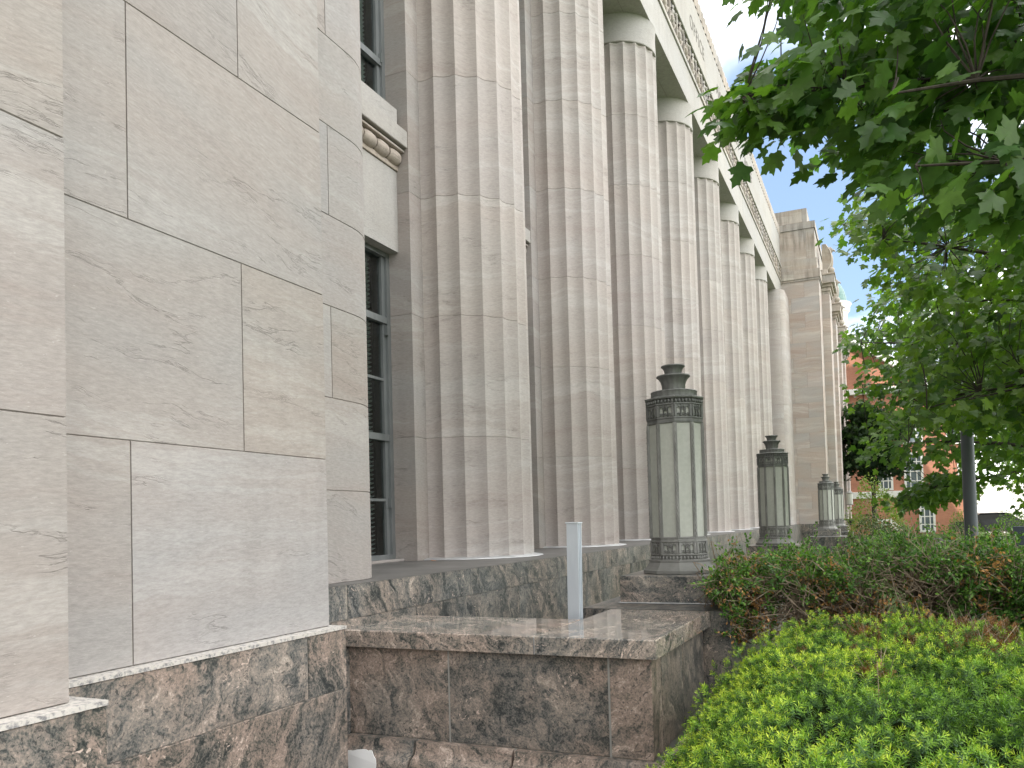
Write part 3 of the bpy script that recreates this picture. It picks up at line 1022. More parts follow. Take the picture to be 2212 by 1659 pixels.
# far pavilion
PX, PY = -2.08, 37.6
mb = MB()
pp = [(-4.4, PY), (PX, PY), (PX, 62.0)]
zz = Z(-0.371)
k = 0
while zz < Z(10.24):
    z1 = min(zz + 0.66, Z(10.25))
    mb.course(pp, zz, z1, [(0.55 if k % 2 else 1.15) + 1.15 * j for j in range(24)], g=0.003)
    zz = z1
    k += 1
mb.backing(pp, Z(-0.371), Z(10.25))
mb.box(-24, PX - 0.01, PY + 0.01, 61.9, 0, Z(10.2))
part(mb, 'wall', M_FARST, smooth=20)
mb = MB()
pg = [(-3.2, PY - 0.06), (PX + 0.06, PY - 0.06), (PX + 0.06, 62)]
mb.course(pg, 0.3, Z(-0.594), [1.0 + 1.4 * j for j in range(18)], g=0.003)
mb.course(pg, Z(-0.594), Z(-0.365), [0.4 + 1.4 * j for j in range(18)], g=0.003)
mb.backing(pg, 0.0, Z(-0.366))
mb.face([(-3.2, PY - 0.06, Z(-0.366)), (PX + 0.06, PY - 0.06, Z(-0.366)), (PX + 0.06, 62, Z(-0.366)), (-3.2, 62, Z(-0.366))])
part(mb, 'granite_base', M_GRANB, smooth=20)
mb = MB()
for x, y0_, za, zb in ((PX + 0.03, PY - 0.03, Z(10.25), Z(10.34)), (PX + 0.06, PY - 0.06, Z(10.34), Z(10.72))):
    p = [(-4.6, y0_), (x, y0_), (x, 62)]
    mb.course(p, za, zb, [1.5 + 2.2 * j for j in range(12)], g=0.003)
    mb.backing(p, za, zb)
mb.face([(-4.6, PY - 0.06, Z(10.72)), (PX + 0.06, PY - 0.06, Z(10.72)), (PX + 0.06, 62, Z(10.72)), (-4.6, 62, Z(10.72))])
part(mb, 'cornice', M_STAIN, smooth=20)
mb = MB()
for x, y0_, za, zb, st in ((-2.14, PY + 0.05, Z(10.722), Z(11.22), 2.2), (-2.20, PY + 0.10, Z(11.22), Z(12.56), 1.75), (-2.16, PY + 0.06, Z(12.56), Z(12.86), 2.0), (-2.50, PY + 0.4, Z(12.862), Z(13.58), 1.6)):
    p = [(-6.0, y0_), (x, y0_), (x, 61.8)]
    mb.course(p, za, zb, [1.7 + st * j for j in range(15)], g=0.004)
    mb.backing(p, za, zb)
    mb.face([(-24, y0_, zb), (x, y0_, zb), (x, 61.8, zb), (-24, 61.8, zb)])
part(mb, 'attic', M_STAIN, smooth=20)


def pilaster(yp):
    mb = MB()
    p = [(PX, yp), (-1.75, yp), (-1.75, yp + 1.7), (PX, yp + 1.7)]
    zz = Z(-0.371)
    while zz < Z(9.99):
        z1 = min(zz + 0.66, Z(10.0))
        mb.course(p, zz, z1, [], g=0.003)
        zz = z1
    mb.backing(p, Z(-0.371), Z(10.0))
    o = mb.build('pilaster', M_FARST, None, 20)
    KIDS[o.name] = []
    mb = MB()
    for d, za, zb in ((0.0, 10.0, 10.10), (0.05, 10.10, 10.28), (0.13, 10.28, 10.42), (0.24, 10.42, 10.78), (0.28, 10.78, 10.86)):
        mb.box(PX - 0.05, -1.75 + d, yp - d, yp + 1.7 + d, Z(za) + 0.0005, Z(zb) - 0.0005, bev=0.01)
    mb.box(PX - 0.05, -1.80, yp + 0.05, yp + 1.65, Z(10.862), Z(11.12), bev=0.01)
    kid(o, mb.build('capital', M_STAIN, None, 20))
    mb = MB()                                   # carved stone eagle with folded wings
    a_ = rattr()
    yb, zb_ = yp + 0.85, Z(11.12)
    mb.ball((-1.80, yb, zb_ + 0.62), 0.24, 0.30, 0.42, 12, 9, a_)
    mb.ball((-1.70, yb, zb_ + 1.05), 0.14, 0.15, 0.17, 10, 8, a_)
    mb.tube([(-1.60, yb, zb_ + 1.06), (-1.50, yb, zb_ + 1.02), (-1.47, yb, zb_ + 0.95)], [0.06, 0.04, 0.012], 6, a_)
    mb.ball((-1.72, yb, zb_ + 0.14), 0.20, 0.24, 0.16, 10, 6, a_)
    for sg in (-1, 1):
        rw = []
        for t in np.linspace(0, 1, 8):
            zz = zb_ + 0.05 + 1.17 * t
            w_ = 0.16 + 0.24 * math.sin(PI * min(1, t * 1.05)) ** 0.7
            yo = yb + sg * (0.34 + 0.16 * t)
            rw.append([(-2.02, yo - 0.07, zz), (-2.02 + w_, yo - 0.09, zz), (-1.98 + w_, yo, zz), (-2.02 + w_, yo + 0.09, zz), (-2.02, yo + 0.07, zz)])
        mb.grid(rw, True, a_, True)
        mb.cap(rw[0], a_)
        mb.cap(rw[-1], a_, True)
    kid(o, mb.build('carved_eagle', M_STAIN, None, 50))
    return o


pil0 = pilaster(39.3)
for k in range(4):
    c = pil0 if k == 0 else copy_tree(pil0)
    c.parent = CH
    c.matrix_parent_inverse = CH_INV
    c.location = (0, 5.7 * k, 0)

# ================================================================== GRANITE PARAPET
PR = empty('granite_parapet', (-2.059, 4.586, 0.102), 'low brown granite parapet with a polished coping that turns the corner', 'parapet wall')
PR_INV = Matrix.Translation((2.2, -4.9, 0))


PR.scale = (0.936, 0.936, 0.936)


def ppart(mb, name, mat, smooth=None):
    o = mb.build(name, mat, None, smooth)
    o.parent = PR
    o.matrix_parent_inverse = PR_INV
    return o


mb = MB()
p = [(-3.45, 4.72), (-1.262, 4.72), (-1.262, 6.24)]
mb.course(p, 0.185, Z(-0.815), [0.832, 1.925, 2.42, 3.0], g=0.0075)
mb.backing(p, -0.15, Z(-0.815))
p2 = [(-1.95, 6.24), (-1.95, 5.50), (-3.45, 5.50)]
mb.course(p2, -0.15, Z(-0.815), [1.2], g=0.004)
mb.backing(p2, -0.15, Z(-0.815))
ppart(mb, 'wall_panel', M_GRAN, 20)
# coping in two stones: the left slab and the corner slab that turns back
def slab(mb, poly, z0, z1, bev=0.006):
    a_ = rattr()
    c = np.mean(np.array(poly), axis=0)
    def off(d):
        out = []
        n = len(poly)
        for i in range(n):
            p0, p1, p2_ = (np.array(poly[(i + k) % n], float) for k in (-1, 0, 1))
            d1 = (p1 - p0) / np.linalg.norm(p1 - p0)
            d2 = (p2_ - p1) / np.linalg.norm(p2_ - p1)
            n1 = np.array([-d1[1], d1[0]])
            n2 = np.array([-d2[1], d2[0]])
            bis = n1 + n2
            bis = bis / (bis @ n1) if abs(bis @ n1) > 1e-6 else n1
            out.append(tuple(p1 + bis * d))
        return out
    rows = [[(*q, z0) for q in off(0)], [(*q, z1 - bev) for q in off(0)], [(*q, z1) for q in off(bev)]]
    mb.grid(rows, True, a_)
    mb.cap(rows[0], a_, True)
    mb.cap(rows[-1], a_)


mb = MB()
slab(mb, [(-3.45, 4.67), (-1.992, 4.67), (-1.992, 5.56), (-3.45, 5.56)], Z(-0.812), Z(-0.70))
slab(mb, [(-1.980, 4.67), (-1.220, 4.67), (-1.200, 6.248), (-1.985, 6.248), (-1.985, 5.56)], Z(-0.812), Z(-0.699))
ppart(mb, 'coping', M_GRANP)
mb = MB()
mb.box(-1.990, -1.982, 4.676, 5.55, Z(-0.811), Z(-0.706), (0.5, 0.5, 0.5, 1.0))
ppart(mb, 'joint_sealant', M_LEAD)
# moulded base course along the foot
mb = MB()
for xa, xb in ((-3.45, -2.865), (-2.855, -2.155), (-2.145, -1.225)):
    prof = [(4.585, -0.15), (4.585, 0.045), (4.60, 0.075), (4.655, 0.10), (4.672, 0.135), (4.675, 0.168), (4.680, 0.180), (4.735, 0.184)]
    a_ = rattr()
    mb.grid([[(xa + 0.004, y, zz) for y, zz in prof], [(xb - 0.004, y, zz) for y, zz in prof]], False, a_, True)
    mb.face([(xa + 0.004, y, zz) for y, zz in prof] + [(xa + 0.004, 4.735, -0.15)], a_)
    mb.face(([(xb - 0.004, y, zz) for y, zz in prof] + [(xb - 0.004, 4.735, -0.15)])[::-1], a_)
mb.box(-1.228, -1.19, 4.62, 6.24, -0.15, 0.18)
ppart(mb, 'base_course', M_GRAN, 40)

# ================================================================== LAMP PEDESTALS AND LAMPS
LY = [6.674, 13.32, 26.91, 33.60]
PED_L = ['granite lamp pedestal nearest the camera at the end of the parapet', 'granite pedestal half hidden behind the patchy hedge', 'pinkish granite pedestal left of the round shrub', 'granite lamp pedestal farthest along the pavement, by the pavilion corner']
ped0 = empty('lamp_pedestal', (-1.526, LY[0], 0.102), PED_L[0], 'pedestal', 'granite pedestals under the lamps')
mb = MB()
pb = [(-0.60, -0.875), (0.575, -0.875), (0.575, 0.875), (-0.60, 0.875)]
pb_path = pb + [pb[0]]
mb.course(pb_path, -0.15, Z(-0.70), [], g=0.003)
mb.face([(*q, Z(-0.6975)) for q in pb])
kid(ped0, mb.build('pier', M_GRANA, None, 20)).location = (0, 0, 0)
mb = MB()
mb.box(-0.408, 0.398, -0.43, 0.43, Z(-0.697), Z(-0.467), bev=0.006)
kid(ped0, mb.build('block', M_GRANB))
mb = MB()
mb.box(-0.425, 0.415, -0.447, 0.447, Z(-0.697), Z(-0.688), bev=0.003)
kid(ped0, mb.build('mortar_bed', M_LEAD))

lamp0 = empty('lantern', (-1.521, LY[0], 1.163), 'tall bronze lantern nearest the camera, standing clear above its pedestal', 'lantern', 'bronze lanterns on the pedestals')
ND = 10
ped0.scale = lamp0.scale = (0.936, 0.936, 0.936)
LROT = math.radians(-90 - 12.8 - 10.5 + 36)   # edge angles as seen in the photograph


def ring(r, z):
    return (r, z)


def L_add(name, mb, mat, smooth=None):
    return kid(lamp0, mb.build(name, mat, None, smooth))


mb = MB()
mb.lathe([(0.317, 0.0), (0.322, 0.006), (0.322, 0.030), (0.312, 0.036), (0.290, 0.062), (0.272, 0.092), (0.268, 0.100), (0.272, 0.105), (0.272, 0.118), (0.262, 0.122), (0.255, 0.124)], ND, rot=LROT)
L_add('base', mb, M_BASE)


def facepts(r, k):
    a0 = LROT + 2 * PI * k / ND
    a1 = LROT + 2 * PI * (k + 1) / ND
    return np.array([r * math.cos(a0), r * math.sin(a0)]), np.array([r * math.cos(a1), r * math.sin(a1)])


def arcade(mb, zlo, zhi, r, beads_z):
    """pierced band: posts, three arched lights per face, drip mouldings"""
    for k in range(ND):
        A, B = facepts(r, k)
        u = (B - A)
        Lf = np.linalg.norm(u)
        u /= Lf
        nrm = np.array([u[1], -u[0]])
        def P3(s_, z_, d=0.0):
            q = A + u * s_ + nrm * d
            return (q[0], q[1], z_)
        U3 = np.array([u[0], u[1], 0])
        N3 = np.array([nrm[0], nrm[1], 0])
        def bar(s0, s1, z0, z1, d=0.0, th=0.008):
            c = (np.array(P3(s0, z0, d)) + np.array(P3(s1, z1, d))) / 2
            mb.obox(c, U3 * abs(s1 - s0) / 2, N3 * -th, (0, 0, abs(z1 - z0) / 2))
        bar(0, 0.019, zlo, zhi, 0.001, 0.009)
        bar(Lf - 0.019, Lf, zlo, zhi, 0.001, 0.009)
        w = (Lf - 0.038) / 3
        for j in range(3):
            s0 = 0.019 + j * w
            mid = j == 1
            bar(s0 - 0.003, s0 + 0.004, zlo, zhi - 0.02, 0.0, 0.006)
            bar(s0 + w - 0.004, s0 + w + 0.003, zlo, zhi - 0.02, 0.0, 0.006)
            zs = zhi - (0.062 if mid else 0.038)
            rr = w / 2 - 0.003
            arcp = [P3(s0 + w / 2 + rr * math.cos(t), zs + rr * 1.5 * math.sin(t), 0.003) for t in np.linspace(0, PI, 9)]
            mb.tube(arcp, 0.0045, 4)
            # spandrels above the arch
            for t0, t1 in ((0, 1), (1, 0)):
                se = s0 + 0.003 if t0 == 0 else s0 + w - 0.003
                sgn = 1 if t0 == 0 else -1
                pts = [P3(se, zs, 0.0)] + [P3(s0 + w / 2 - sgn * rr * math.cos(t), zs + rr * 1.5 * math.sin(t), 0.0) for t in np.linspace(0, PI / 2, 5)] + [P3(s0 + w / 2, zhi, 0.0), P3(se, zhi, 0.0)]
                mb.face(pts[::-1] if sgn > 0 else pts)
            if mid:
                for dz in (0.022, 0.036):
                    mb.tube([P3(s0 + 0.004, zs + dz, 0.006), P3(s0 + w / 2, zs + dz + 0.014, 0.006), P3(s0 + w - 0.004, zs + dz, 0.006)], 0.0035, 4)
            for dz in (0.008, 0.020):           # stepped cusps at the foot
                mb.tube([P3(s0 + 0.004, zlo + dz, 0.003), P3(s0 + w / 2, zlo + dz + 0.007, 0.003), P3(s0 + w - 0.004, zlo + dz, 0.003)], 0.0045, 4)
        nb = 5
        for j in range(nb):
            q = P3((j + 0.5) * Lf / nb, beads_z, 0.002)
            mb.ball(q, 0.011, 0.011, 0.017, 7, 5)


# lower arcade
mb = MB()
mb.lathe([(0.236, 0.120), (0.236, 0.158)], ND, rot=LROT, caps=False)
mb.lathe([(0.250, 0.157), (0.256, 0.160), (0.256, 0.170), (0.250, 0.174)], ND, rot=LROT)
mb.lathe([(0.248, 0.268), (0.256, 0.272), (0.256, 0.281), (0.246, 0.285), (0.246, 0.300), (0.254, 0.303), (0.254, 0.311), (0.240, 0.316)], ND, rot=LROT)
arcade(mb, 0.174, 0.268, 0.247, 0.138)
L_add('lower_gallery', mb, M_BRONZE)
mb = MB()
mb.lathe([(0.238, 0.172), (0.238, 0.270)], ND, rot=LROT, caps=False)
L_add('lower_gallery_glass', mb, M_OPAL)
# glazing bars
mb = MB()
for k in range(ND):
    a = LROT + 2 * PI * k / ND
    c = (0.243 * math.cos(a), 0.243 * math.sin(a))
    T = np.array([-math.sin(a), math.cos(a), 0])
    Nn = np.array([math.cos(a), math.sin(a), 0])
    mb.obox((c[0], c[1], 0.80), Nn * 0.006, T * 0.017, (0, 0, 0.492))
    mb.obox((c[0] + Nn[0] * 0.007, c[1] + Nn[1] * 0.007, 0.80), Nn * 0.004, T * 0.009, (0, 0, 0.49))
    zz = 0.32
    j = 0
    while zz < 1.28:                            # twisted rope on every bar
        s_ = 0.004 * (1 if j % 2 else -1)
        mb.ball((c[0] + Nn[0] * 0.011 + T[0] * s_, c[1] + Nn[1] * 0.011 + T[1] * s_, zz), 0.006, 0.006, 0.016, 5, 4)
        zz += 0.024
        j += 1
L_add('glazing_bars', mb, M_BRONZE)
for k in range(ND):
    A, B = facepts(0.240, k)
    mb = MB()
    q = [(*A, 0.312), (*B, 0.312), (*B, 1.292), (*A, 1.292)]
    mb.face(q)
    L_add('glass_panel', mb, M_OPAL)
# upper arcade and cornice
mb = MB()
mb.lathe([(0.240, 1.288), (0.252, 1.292), (0.254, 1.302), (0.246, 1.306), (0.246, 1.326), (0.255, 1.330), (0.255, 1.340), (0.248, 1.344)], ND, rot=LROT)
mb.lathe([(0.248, 1.444), (0.258, 1.449), (0.258, 1.459), (0.246, 1.463)], ND, rot=LROT)
mb.lathe([(0.236, 1.46), (0.236, 1.50)], ND, rot=LROT, caps=False)
mb.lathe([(0.248, 1.497), (0.262, 1.502), (0.266, 1.512), (0.262, 1.520), (0.225, 1.528), (0.20, 1.530)], ND, rot=LROT)
arcade(mb, 1.344, 1.444, 0.247, 1.480)
L_add('upper_gallery', mb, M_BRONZD)
mb = MB()
mb.lathe([(0.238, 1.342), (0.238, 1.447)], ND, rot=LROT, caps=False)
L_add('upper_gallery_glass', mb, M_OPAL)
flt = lambda k: 1.0 - 0.022 * (1 if k % 4 == 0 else 0)
mb = MB()
mb.lathe([(0.200, 1.529), (0.200, 1.572), (0.203, 1.578), (0.198, 1.585), (0.10, 1.588)], 88, mod=flt)
mb.lathe([(0.098, 1.586), (0.099, 1.610), (0.103, 1.645), (0.112, 1.675), (0.128, 1.700), (0.143, 1.712), (0.148, 1.717), (0.146, 1.727), (0.135, 1.731), (0.07, 1.732)], 64, mod=flt)
mb.lathe([(0.073, 1.731), (0.074, 1.752), (0.079, 1.775), (0.089, 1.793), (0.100, 1.803), (0.105, 1.808), (0.103, 1.817), (0.093, 1.820), (0.06, 1.816)], 64, mod=flt)
L_add('finial', mb, M_BRONZD, 40)

LAMP_L = [None, 'bronze lantern second from the camera, its foot behind the hedge', 'small far lantern partly covering the farthest one', 'farthest and smallest bronze lantern, half behind the one before it']
for k in range(4):
    if k:
        p_ = copy_tree(ped0)
        p_['label'] = PED_L[k]
        p_.location = (-1.526, LY[k], 0.102)
        l_ = copy_tree(lamp0)
        l_['label'] = LAMP_L[k]
        l_.location = (-1.521, LY[k], 1.163)

# low wall between the first two pedestals and the broad steps beyond them
mb = MB()
for a, b in ((7.51, 12.48), (27.75, 32.76)):
    p = [(-1.87, a), (-1.17, a), (-1.17, b), (-1.87, b), (-1.87, a)]
    mb.course(p, 0.0, 0.55, [1.5 + 1.5 * j for j in range(8)], g=0.004)
    mb.face([(-1.87, a, 0.5495), (-1.17, a, 0.5495), (-1.17, b, 0.5495), (-1.87, b, 0.5495)])
lw = mb.build('low_wall', M_GRANB, None, 20)
props(lw, 'low granite wall running behind the hedge between the lamp pedestals', 'wall')
# galvanised post standing behind the coping
PO = empty('steel_post', (-1.966, 5.354, 0.102), 'pale grey galvanised steel post standing behind the parapet corner', 'post')
mb = MB()
ring0 = [(-0.047, -0.03), (0.047, -0.03), (0.047, -0.018), (0.036, -0.018), (0.036, -0.006), (0.047, -0.006), (0.047, 0.006), (0.036, 0.006), (0.036, 0.018), (0.047, 0.018), (0.047, 0.03), (-0.047, 0.03)]
PO.scale = (0.936, 0.936, 0.936)
rows = [[(x, y, -0.12) for x, y in ring0], [(x, y, 1.588) for x, y in ring0]]
mb.grid(rows, True)
mb.cap(rows[-1])
kid(PO, mb.build('shaft', M_POST))
mb = MB()
mb.box(-0.055, 0.052, -0.036, 0.036, 1.588, 1.598, bev=0.002)
kid(PO, mb.build('cap_plate', M_POST))
PO.rotation_euler = (math.radians(0.3), math.radians(0.9), math.radians(-8))

# torn white sheet at the foot of the parapet
mb = MB()
edge = [(-3.36, -0.01), (-3.36, 0.105), (-3.335, 0.112), (-3.31, 0.115), (-3.27, 0.116), (-3.235, 0.125), (-3.19, 0.131), (-3.165, 0.132), (-3.148, 0.126), (-3.138, 0.130), (-3.118, 0.130), (-3.108, 0.112), (-3.100, 0.095), (-3.085, 0.08), (-3.078, 0.05), (-3.086, -0.01)]
fr = [(x * 0.936, 4.245 + 0.02 * zz / 0.13, 0.102 + 0.936 * zz if zz > 0 else 0.005) for x, zz in edge]
bk = [(x, y + 0.004, zz) for x, y, zz in fr]
mb.face(fr)
mb.face(bk[::-1])
n_ = len(fr)
for i in range(n_):
    j = (i + 1) % n_
    mb.face([fr[i], bk[i], bk[j], fr[j]])
props(mb.build('paper_sheet', M_PAPER), 'torn white sheet leaning against the foot of the granite parapet', 'sheet')

# two dry leaves on the stone
Td, Fd = maple_template(True)
for lab_, q, zq_, rz_ in (('curled orange leaf lying on the back of the parapet coping', at(768, 1335, 4.9), 0.949, 0.4), ('dry brown leaf lying on the grey ledge at the foot of the nearest column', at(944, 1213, 7.3), Z(-0.367), 1.9)):
    cz, sz_ = math.cos(rz_), math.sin(rz_)
    o = arr_mesh('fallen_leaf', (Td * np.array([1, 1, -1.6]) @ np.array([[cz, sz_, 0], [-sz_, cz, 0], [0, 0, 1]])) * 0.07 + np.array([0, 0, 0.008]), Fd, M_BOX, None, np.tile(np.array((0.42, 0.16, 0.05)), (len(Td), 1)))
    o.location = (q[0], q[1], zq_)
    props(o, lab_, 'leaf')

# wall light and camera on the far pavilion corner
WL = empty('wall_lantern', (-1.70, 45.7, Z(0.9)), 'small metal wall lantern on the far pavilion corner beside the magnolia', 'wall light')
mb = MB()
mb.lathe([(0.10, -0.42), (0.17, -0.40), (0.17, -0.36)], 10)
mb.lathe([(0.16, 0.18), (0.19, 0.20), (0.05, 0.34), (0.02, 0.38)], 10)
mb.box(-0.06, 0.05, -0.03, 0.03, 0.05, 0.12)
kid(WL, mb.build('bracket', M_BRONZE))
mb = MB()
mb.lathe([(0.145, -0.36), (0.15, 0.18)], 10)
kid(WL, mb.build('shade', M_OPAL))
WL.location = (-1.45, 45.7, Z(0.9))
mb = MB()
mb.lathe([(0.05, 0.20), (0.16, 0.18), (0.17, 0.10), (0.16, 0.02), (0.11, -0.08), (0.03, -0.13)], 16)
mb.box(-0.35, 0.02, -0.04, 0.04, 0.12, 0.18)
o = mb.build('security_camera', M_BLACK, None, 40, (-1.42, 45.2, Z(-0.42)))
props(o, 'black dome security camera low on the far pavilion corner', 'camera')


# ================================================================== FOLIAGE
def frames(n, tip, nrm):
    """rotation matrices from tip (local y) and approximate normal (local z)"""
    y = tip / (np.linalg.norm(tip, axis=1, keepdims=True) + 1e-9)
    x = np.cross(y, nrm)
    x /= (np.linalg.norm(x, axis=1, keepdims=True) + 1e-9)
    z = np.cross(x, y)
    return np.stack([x, y, z], axis=2)


def scatter(T, Fc, pos, tip, nrm, size):
    Rm = frames(len(pos), tip, nrm)
    V = np.einsum('nij,kj->nki', Rm, T) * size[:, None, None] + pos[:, None, :]
    k = len(T)
    Fa = Fc[None, :, :] + (np.arange(len(pos)) * k)[:, None, None]
    return V.reshape(-1, 3), Fa.reshape(-1, Fc.shape[1]), k


def in_poly(x, y, poly):
    inside = np.zeros(len(x), bool)
    j = len(poly) - 1
    for i in range(len(poly)):
        xi, yi = poly[i]
        xj, yj = poly[j]
        c = ((yi > y) != (yj > y)) & (x < (xj - xi) * (y - yi) / (yj - yi + 1e-12) + xi)
        inside ^= c
        j = i
    return inside


def smooth_curve(p0, p1, sag, n=6, wob=0.05):
    p0, p1 = np.array(p0, float), np.array(p1, float)
    L = np.linalg.norm(p1 - p0)
    w = rng.normal(0, wob * L, 3)
    return [p0 + (p1 - p0) * t + np.array([0, 0, sag * 4 * t * (1 - t)]) + w * math.sin(PI * t) for t in np.linspace(0, 1, n)]


def crown_rest(n, x0, x1, y0, y1, z0, z1):
    u = rng.normal(0, 1, (n, 3))
    u /= np.linalg.norm(u, axis=1, keepdims=True)
    u *= rng.uniform(0.25, 1.0, (n, 1)) ** 0.45
    return np.array([(x0 + x1) / 2, (y0 + y1) / 2, (z0 + z1) / 2]) + u * np.array([(x1 - x0) / 2, (y1 - y0) / 2, (z1 - z0) / 2])


def maple(name_label, trunk_xy, trunk_r, height, polys, size, col_a, col_b, full, per_spray, spread, limb_n, dens, extra=None):
    """polys: list of (outline, Y near, Y far, number of sprays)"""
    tx, ty = trunk_xy
    root = empty('maple_tree', (tx, ty, 0), name_label, 'tree')
    cs = []
    for poly, ya, yb, n in polys:
        xs = [p[0] for p in poly]
        ys = [p[1] for p in poly]
        got = 0
        while got < n:
            X = rng.uniform(min(xs), max(xs), 400)
            Yp = rng.uniform(min(ys), max(ys), 400)
            ok = in_poly(X, Yp, poly)
            for x, y in zip(X[ok], Yp[ok]):
                if got >= n:
                    break
                Yd = rng.uniform(ya, yb)
                cs.append(at(x, y, Yd))
                got += 1
    cs = np.array(cs)
    if extra is not None:
        cs = np.vstack([cs, extra])
    # leaves
    k = per_spray
    out = cs - np.array([tx, ty, 0])
    out[:, 2] = 0
    out /= np.linalg.norm(out, axis=1, keepdims=True) + 1e-9
    out += rng.normal(0, 0.35, out.shape)
    out[:, 2] = -0.25
    C = np.repeat(cs, k, axis=0)
    O = np.repeat(out, k, axis=0)
    N = len(C)
    d = np.clip(rng.normal(0, 1, (N, 3)), -1.7, 1.7) * np.array([spread, spread, spread * 0.42])
    pos = C + d
    pos[:, 2] -= 0.35 * spread * (d[:, 0] ** 2 + d[:, 1] ** 2) / (spread ** 2) * 0.35
    tip = O * 0.7 + d / spread * 0.55 + rng.normal(0, 0.35, (N, 3))
    tip[:, 2] -= 0.55
    nrm = np.array([0, 0, 0.75]) + rng.normal(0, 0.55, (N, 3)) + O * 0.45 + np.array([0, -0.35, 0])
    sz = size * rng.uniform(0.62, 1.12, N)
    T, Fc = maple_template(full)
    V, Fa, kk = scatter(T, Fc, pos, tip, nrm, sz)
    mixv = np.clip(rng.normal(0.42, 0.33, N) + np.repeat(rng.normal(0, 0.15, len(cs)), k), 0, 1)[:, None]
    tint = np.array(col_a) * (1 - mixv) + np.array(col_b) * mixv
    tint *= rng.uniform(0.8, 1.2, (N, 1))
    crown = arr_mesh('crown', V, Fa, M_LEAF, None, np.repeat(tint, kk, axis=0))
    # limbs: k-means like grouping of the sprays, each group carried by a limb
    idx = rng.choice(len(cs), limb_n, replace=False)
    cen = cs[idx].copy()
    for _ in range(6):
        lab = np.argmin(((cs[:, None] - cen[None]) ** 2).sum(2), axis=1)
        for j in range(limb_n):
            if (lab == j).any():
                cen[j] = cs[lab == j].mean(0)
    lm = MB()
    lm.tube([(tx, ty, -0.1), (tx, ty, 0.5), (tx + 0.05, ty + 0.04, height * 0.5), (tx + 0.02, ty, height)], [trunk_r * 1.35, trunk_r, trunk_r * 0.75, trunk_r * 0.25], 12)
    for j in range(limb_n):
        zs = max(1.9, min(height * 0.9, cen[j][2] - 0.25 * math.hypot(cen[j][0] - tx, cen[j][1] - ty)))
        far = cs[lab == j]
        if len(far) == 0:
            continue
        end = far[np.argmax(((far - np.array([tx, ty, 0])) ** 2)[:, :2].sum(1))]
        L = np.linalg.norm(end - np.array([tx, ty, zs]))
        cv = smooth_curve((tx, ty, zs), end, 0.06 * L, 9, 0.03)
        r0 = min(trunk_r * 0.42, 0.010 * L + 0.012)
        lm.tube(cv, list(np.linspace(r0, 0.006, len(cv))), 6)
        for c in far:
            q = cv[int(np.argmin([np.linalg.norm(p - c) for p in cv[2:]])) + 2]
            if np.linalg.norm(q - c) > 0.05:
                tw = smooth_curve(q, c, 0.02, 4, 0.06)
                lm.tube(tw, [0.007, 0.005, 0.004, 0.002], 4)
    tr = lm.build('trunk', M_BARK, None, 60)
    inv = Matrix.Translation((-tx, -ty, 0))
    for o in (crown, tr):
        o.parent = root
        o.matrix_parent_inverse = inv
    return root


G_DARK, G_MID, G_LITE = (0.062, 0.138, 0.044), (0.130, 0.235, 0.050), (0.195, 0.305, 0.050)
G_MID2 = (0.060, 0.130, 0.032)
near_poly = [(1650, -60), (1645, 20), (1685, 70), (1680, 130), (1640, 150), (1610, 185), (1600, 215), (1620, 235), (1660, 245), (1700, 245), (1745, 255), (1790, 275), (1800, 355), (1830, 375), (1865, 360), (1920, 380), (1990, 430), (2080, 460), (2260, 520), (2420, 560), (2460, -260), (1800, -260), (1660, -160)]
near_tip = [(1600, 185), (1640, 160), (1700, 140), (1760, 160), (1745, 260), (1680, 270), (1625, 262), (1590, 235)]
maple('large leaved maple whose dark branches hang in from the top right corner', (3.9, 6.6), 0.20, 7.0,
      [(near_poly, 4.9, 7.4, 285), (near_tip, 5.3, 6.3, 40), ([(1780, -60), (2300, -60), (2300, 420), (1900, 380), (1780, 300)], 5.2, 7.4, 55)],
      0.145, G_DARK, G_MID, True, 9, 0.150, 22, 1, crown_rest(330, 1.35, 6.4, 4.0, 9.6, 2.7, 7.4))
mid_poly = [(1800, 482), (1822, 462), (1865, 430), (1915, 395), (1990, 420), (2080, 430), (2300, 440), (2420, 700), (2380, 980), (2212, 930), (2150, 900), (2060, 905), (2000, 900), (1965, 860), (1955, 790), (1985, 700), (1940, 640), (1925, 600), (1905, 575), (1895, 535), (1845, 512)]
maple('mid sized maple in the right half with layered green branches', (4.6, 11.0), 0.17, 6.5,
      [(mid_poly, 8.4, 11.5, 370)], 0.108, G_MID2, G_LITE, True, 15, 0.15, 22, 1, crown_rest(260, 2.2, 7.2, 8.2, 14.2, 2.5, 7.2))
low_poly = [(1895, 640), (1866, 690), (1852, 735), (1865, 780), (1855, 838), (1856, 880), (1872, 905), (1858, 935), (1868, 965), (1890, 985), (1925, 1000), (1985, 960), (2040, 1000), (2100, 980), (2300, 960), (2400, 900), (2400, 600), (2000, 600)]
low_sp = [(1935, 1085), (1960, 1068), (2010, 1035), (2070, 1020), (2095, 1040), (2070, 1065), (2000, 1075)]
low_sp2 = [(2105, 940), (2300, 930), (2500, 1000), (2350, 1105), (2130, 1085)]
maple('farther maple with small leaves, its left branches touching the far pavilion', (5.2, 17.0), 0.18, 6.0,
      [(low_poly, 13.0, 17.0, 400), (low_sp, 14.5, 16, 38), (low_sp2, 14.0, 18, 80)], 0.118, (0.058, 0.125, 0.030), (0.165, 0.270, 0.044), False, 17, 0.19, 22, 1, crown_rest(240, 3.0, 8.4, 13.6, 20.6, 2.3, 7.2))


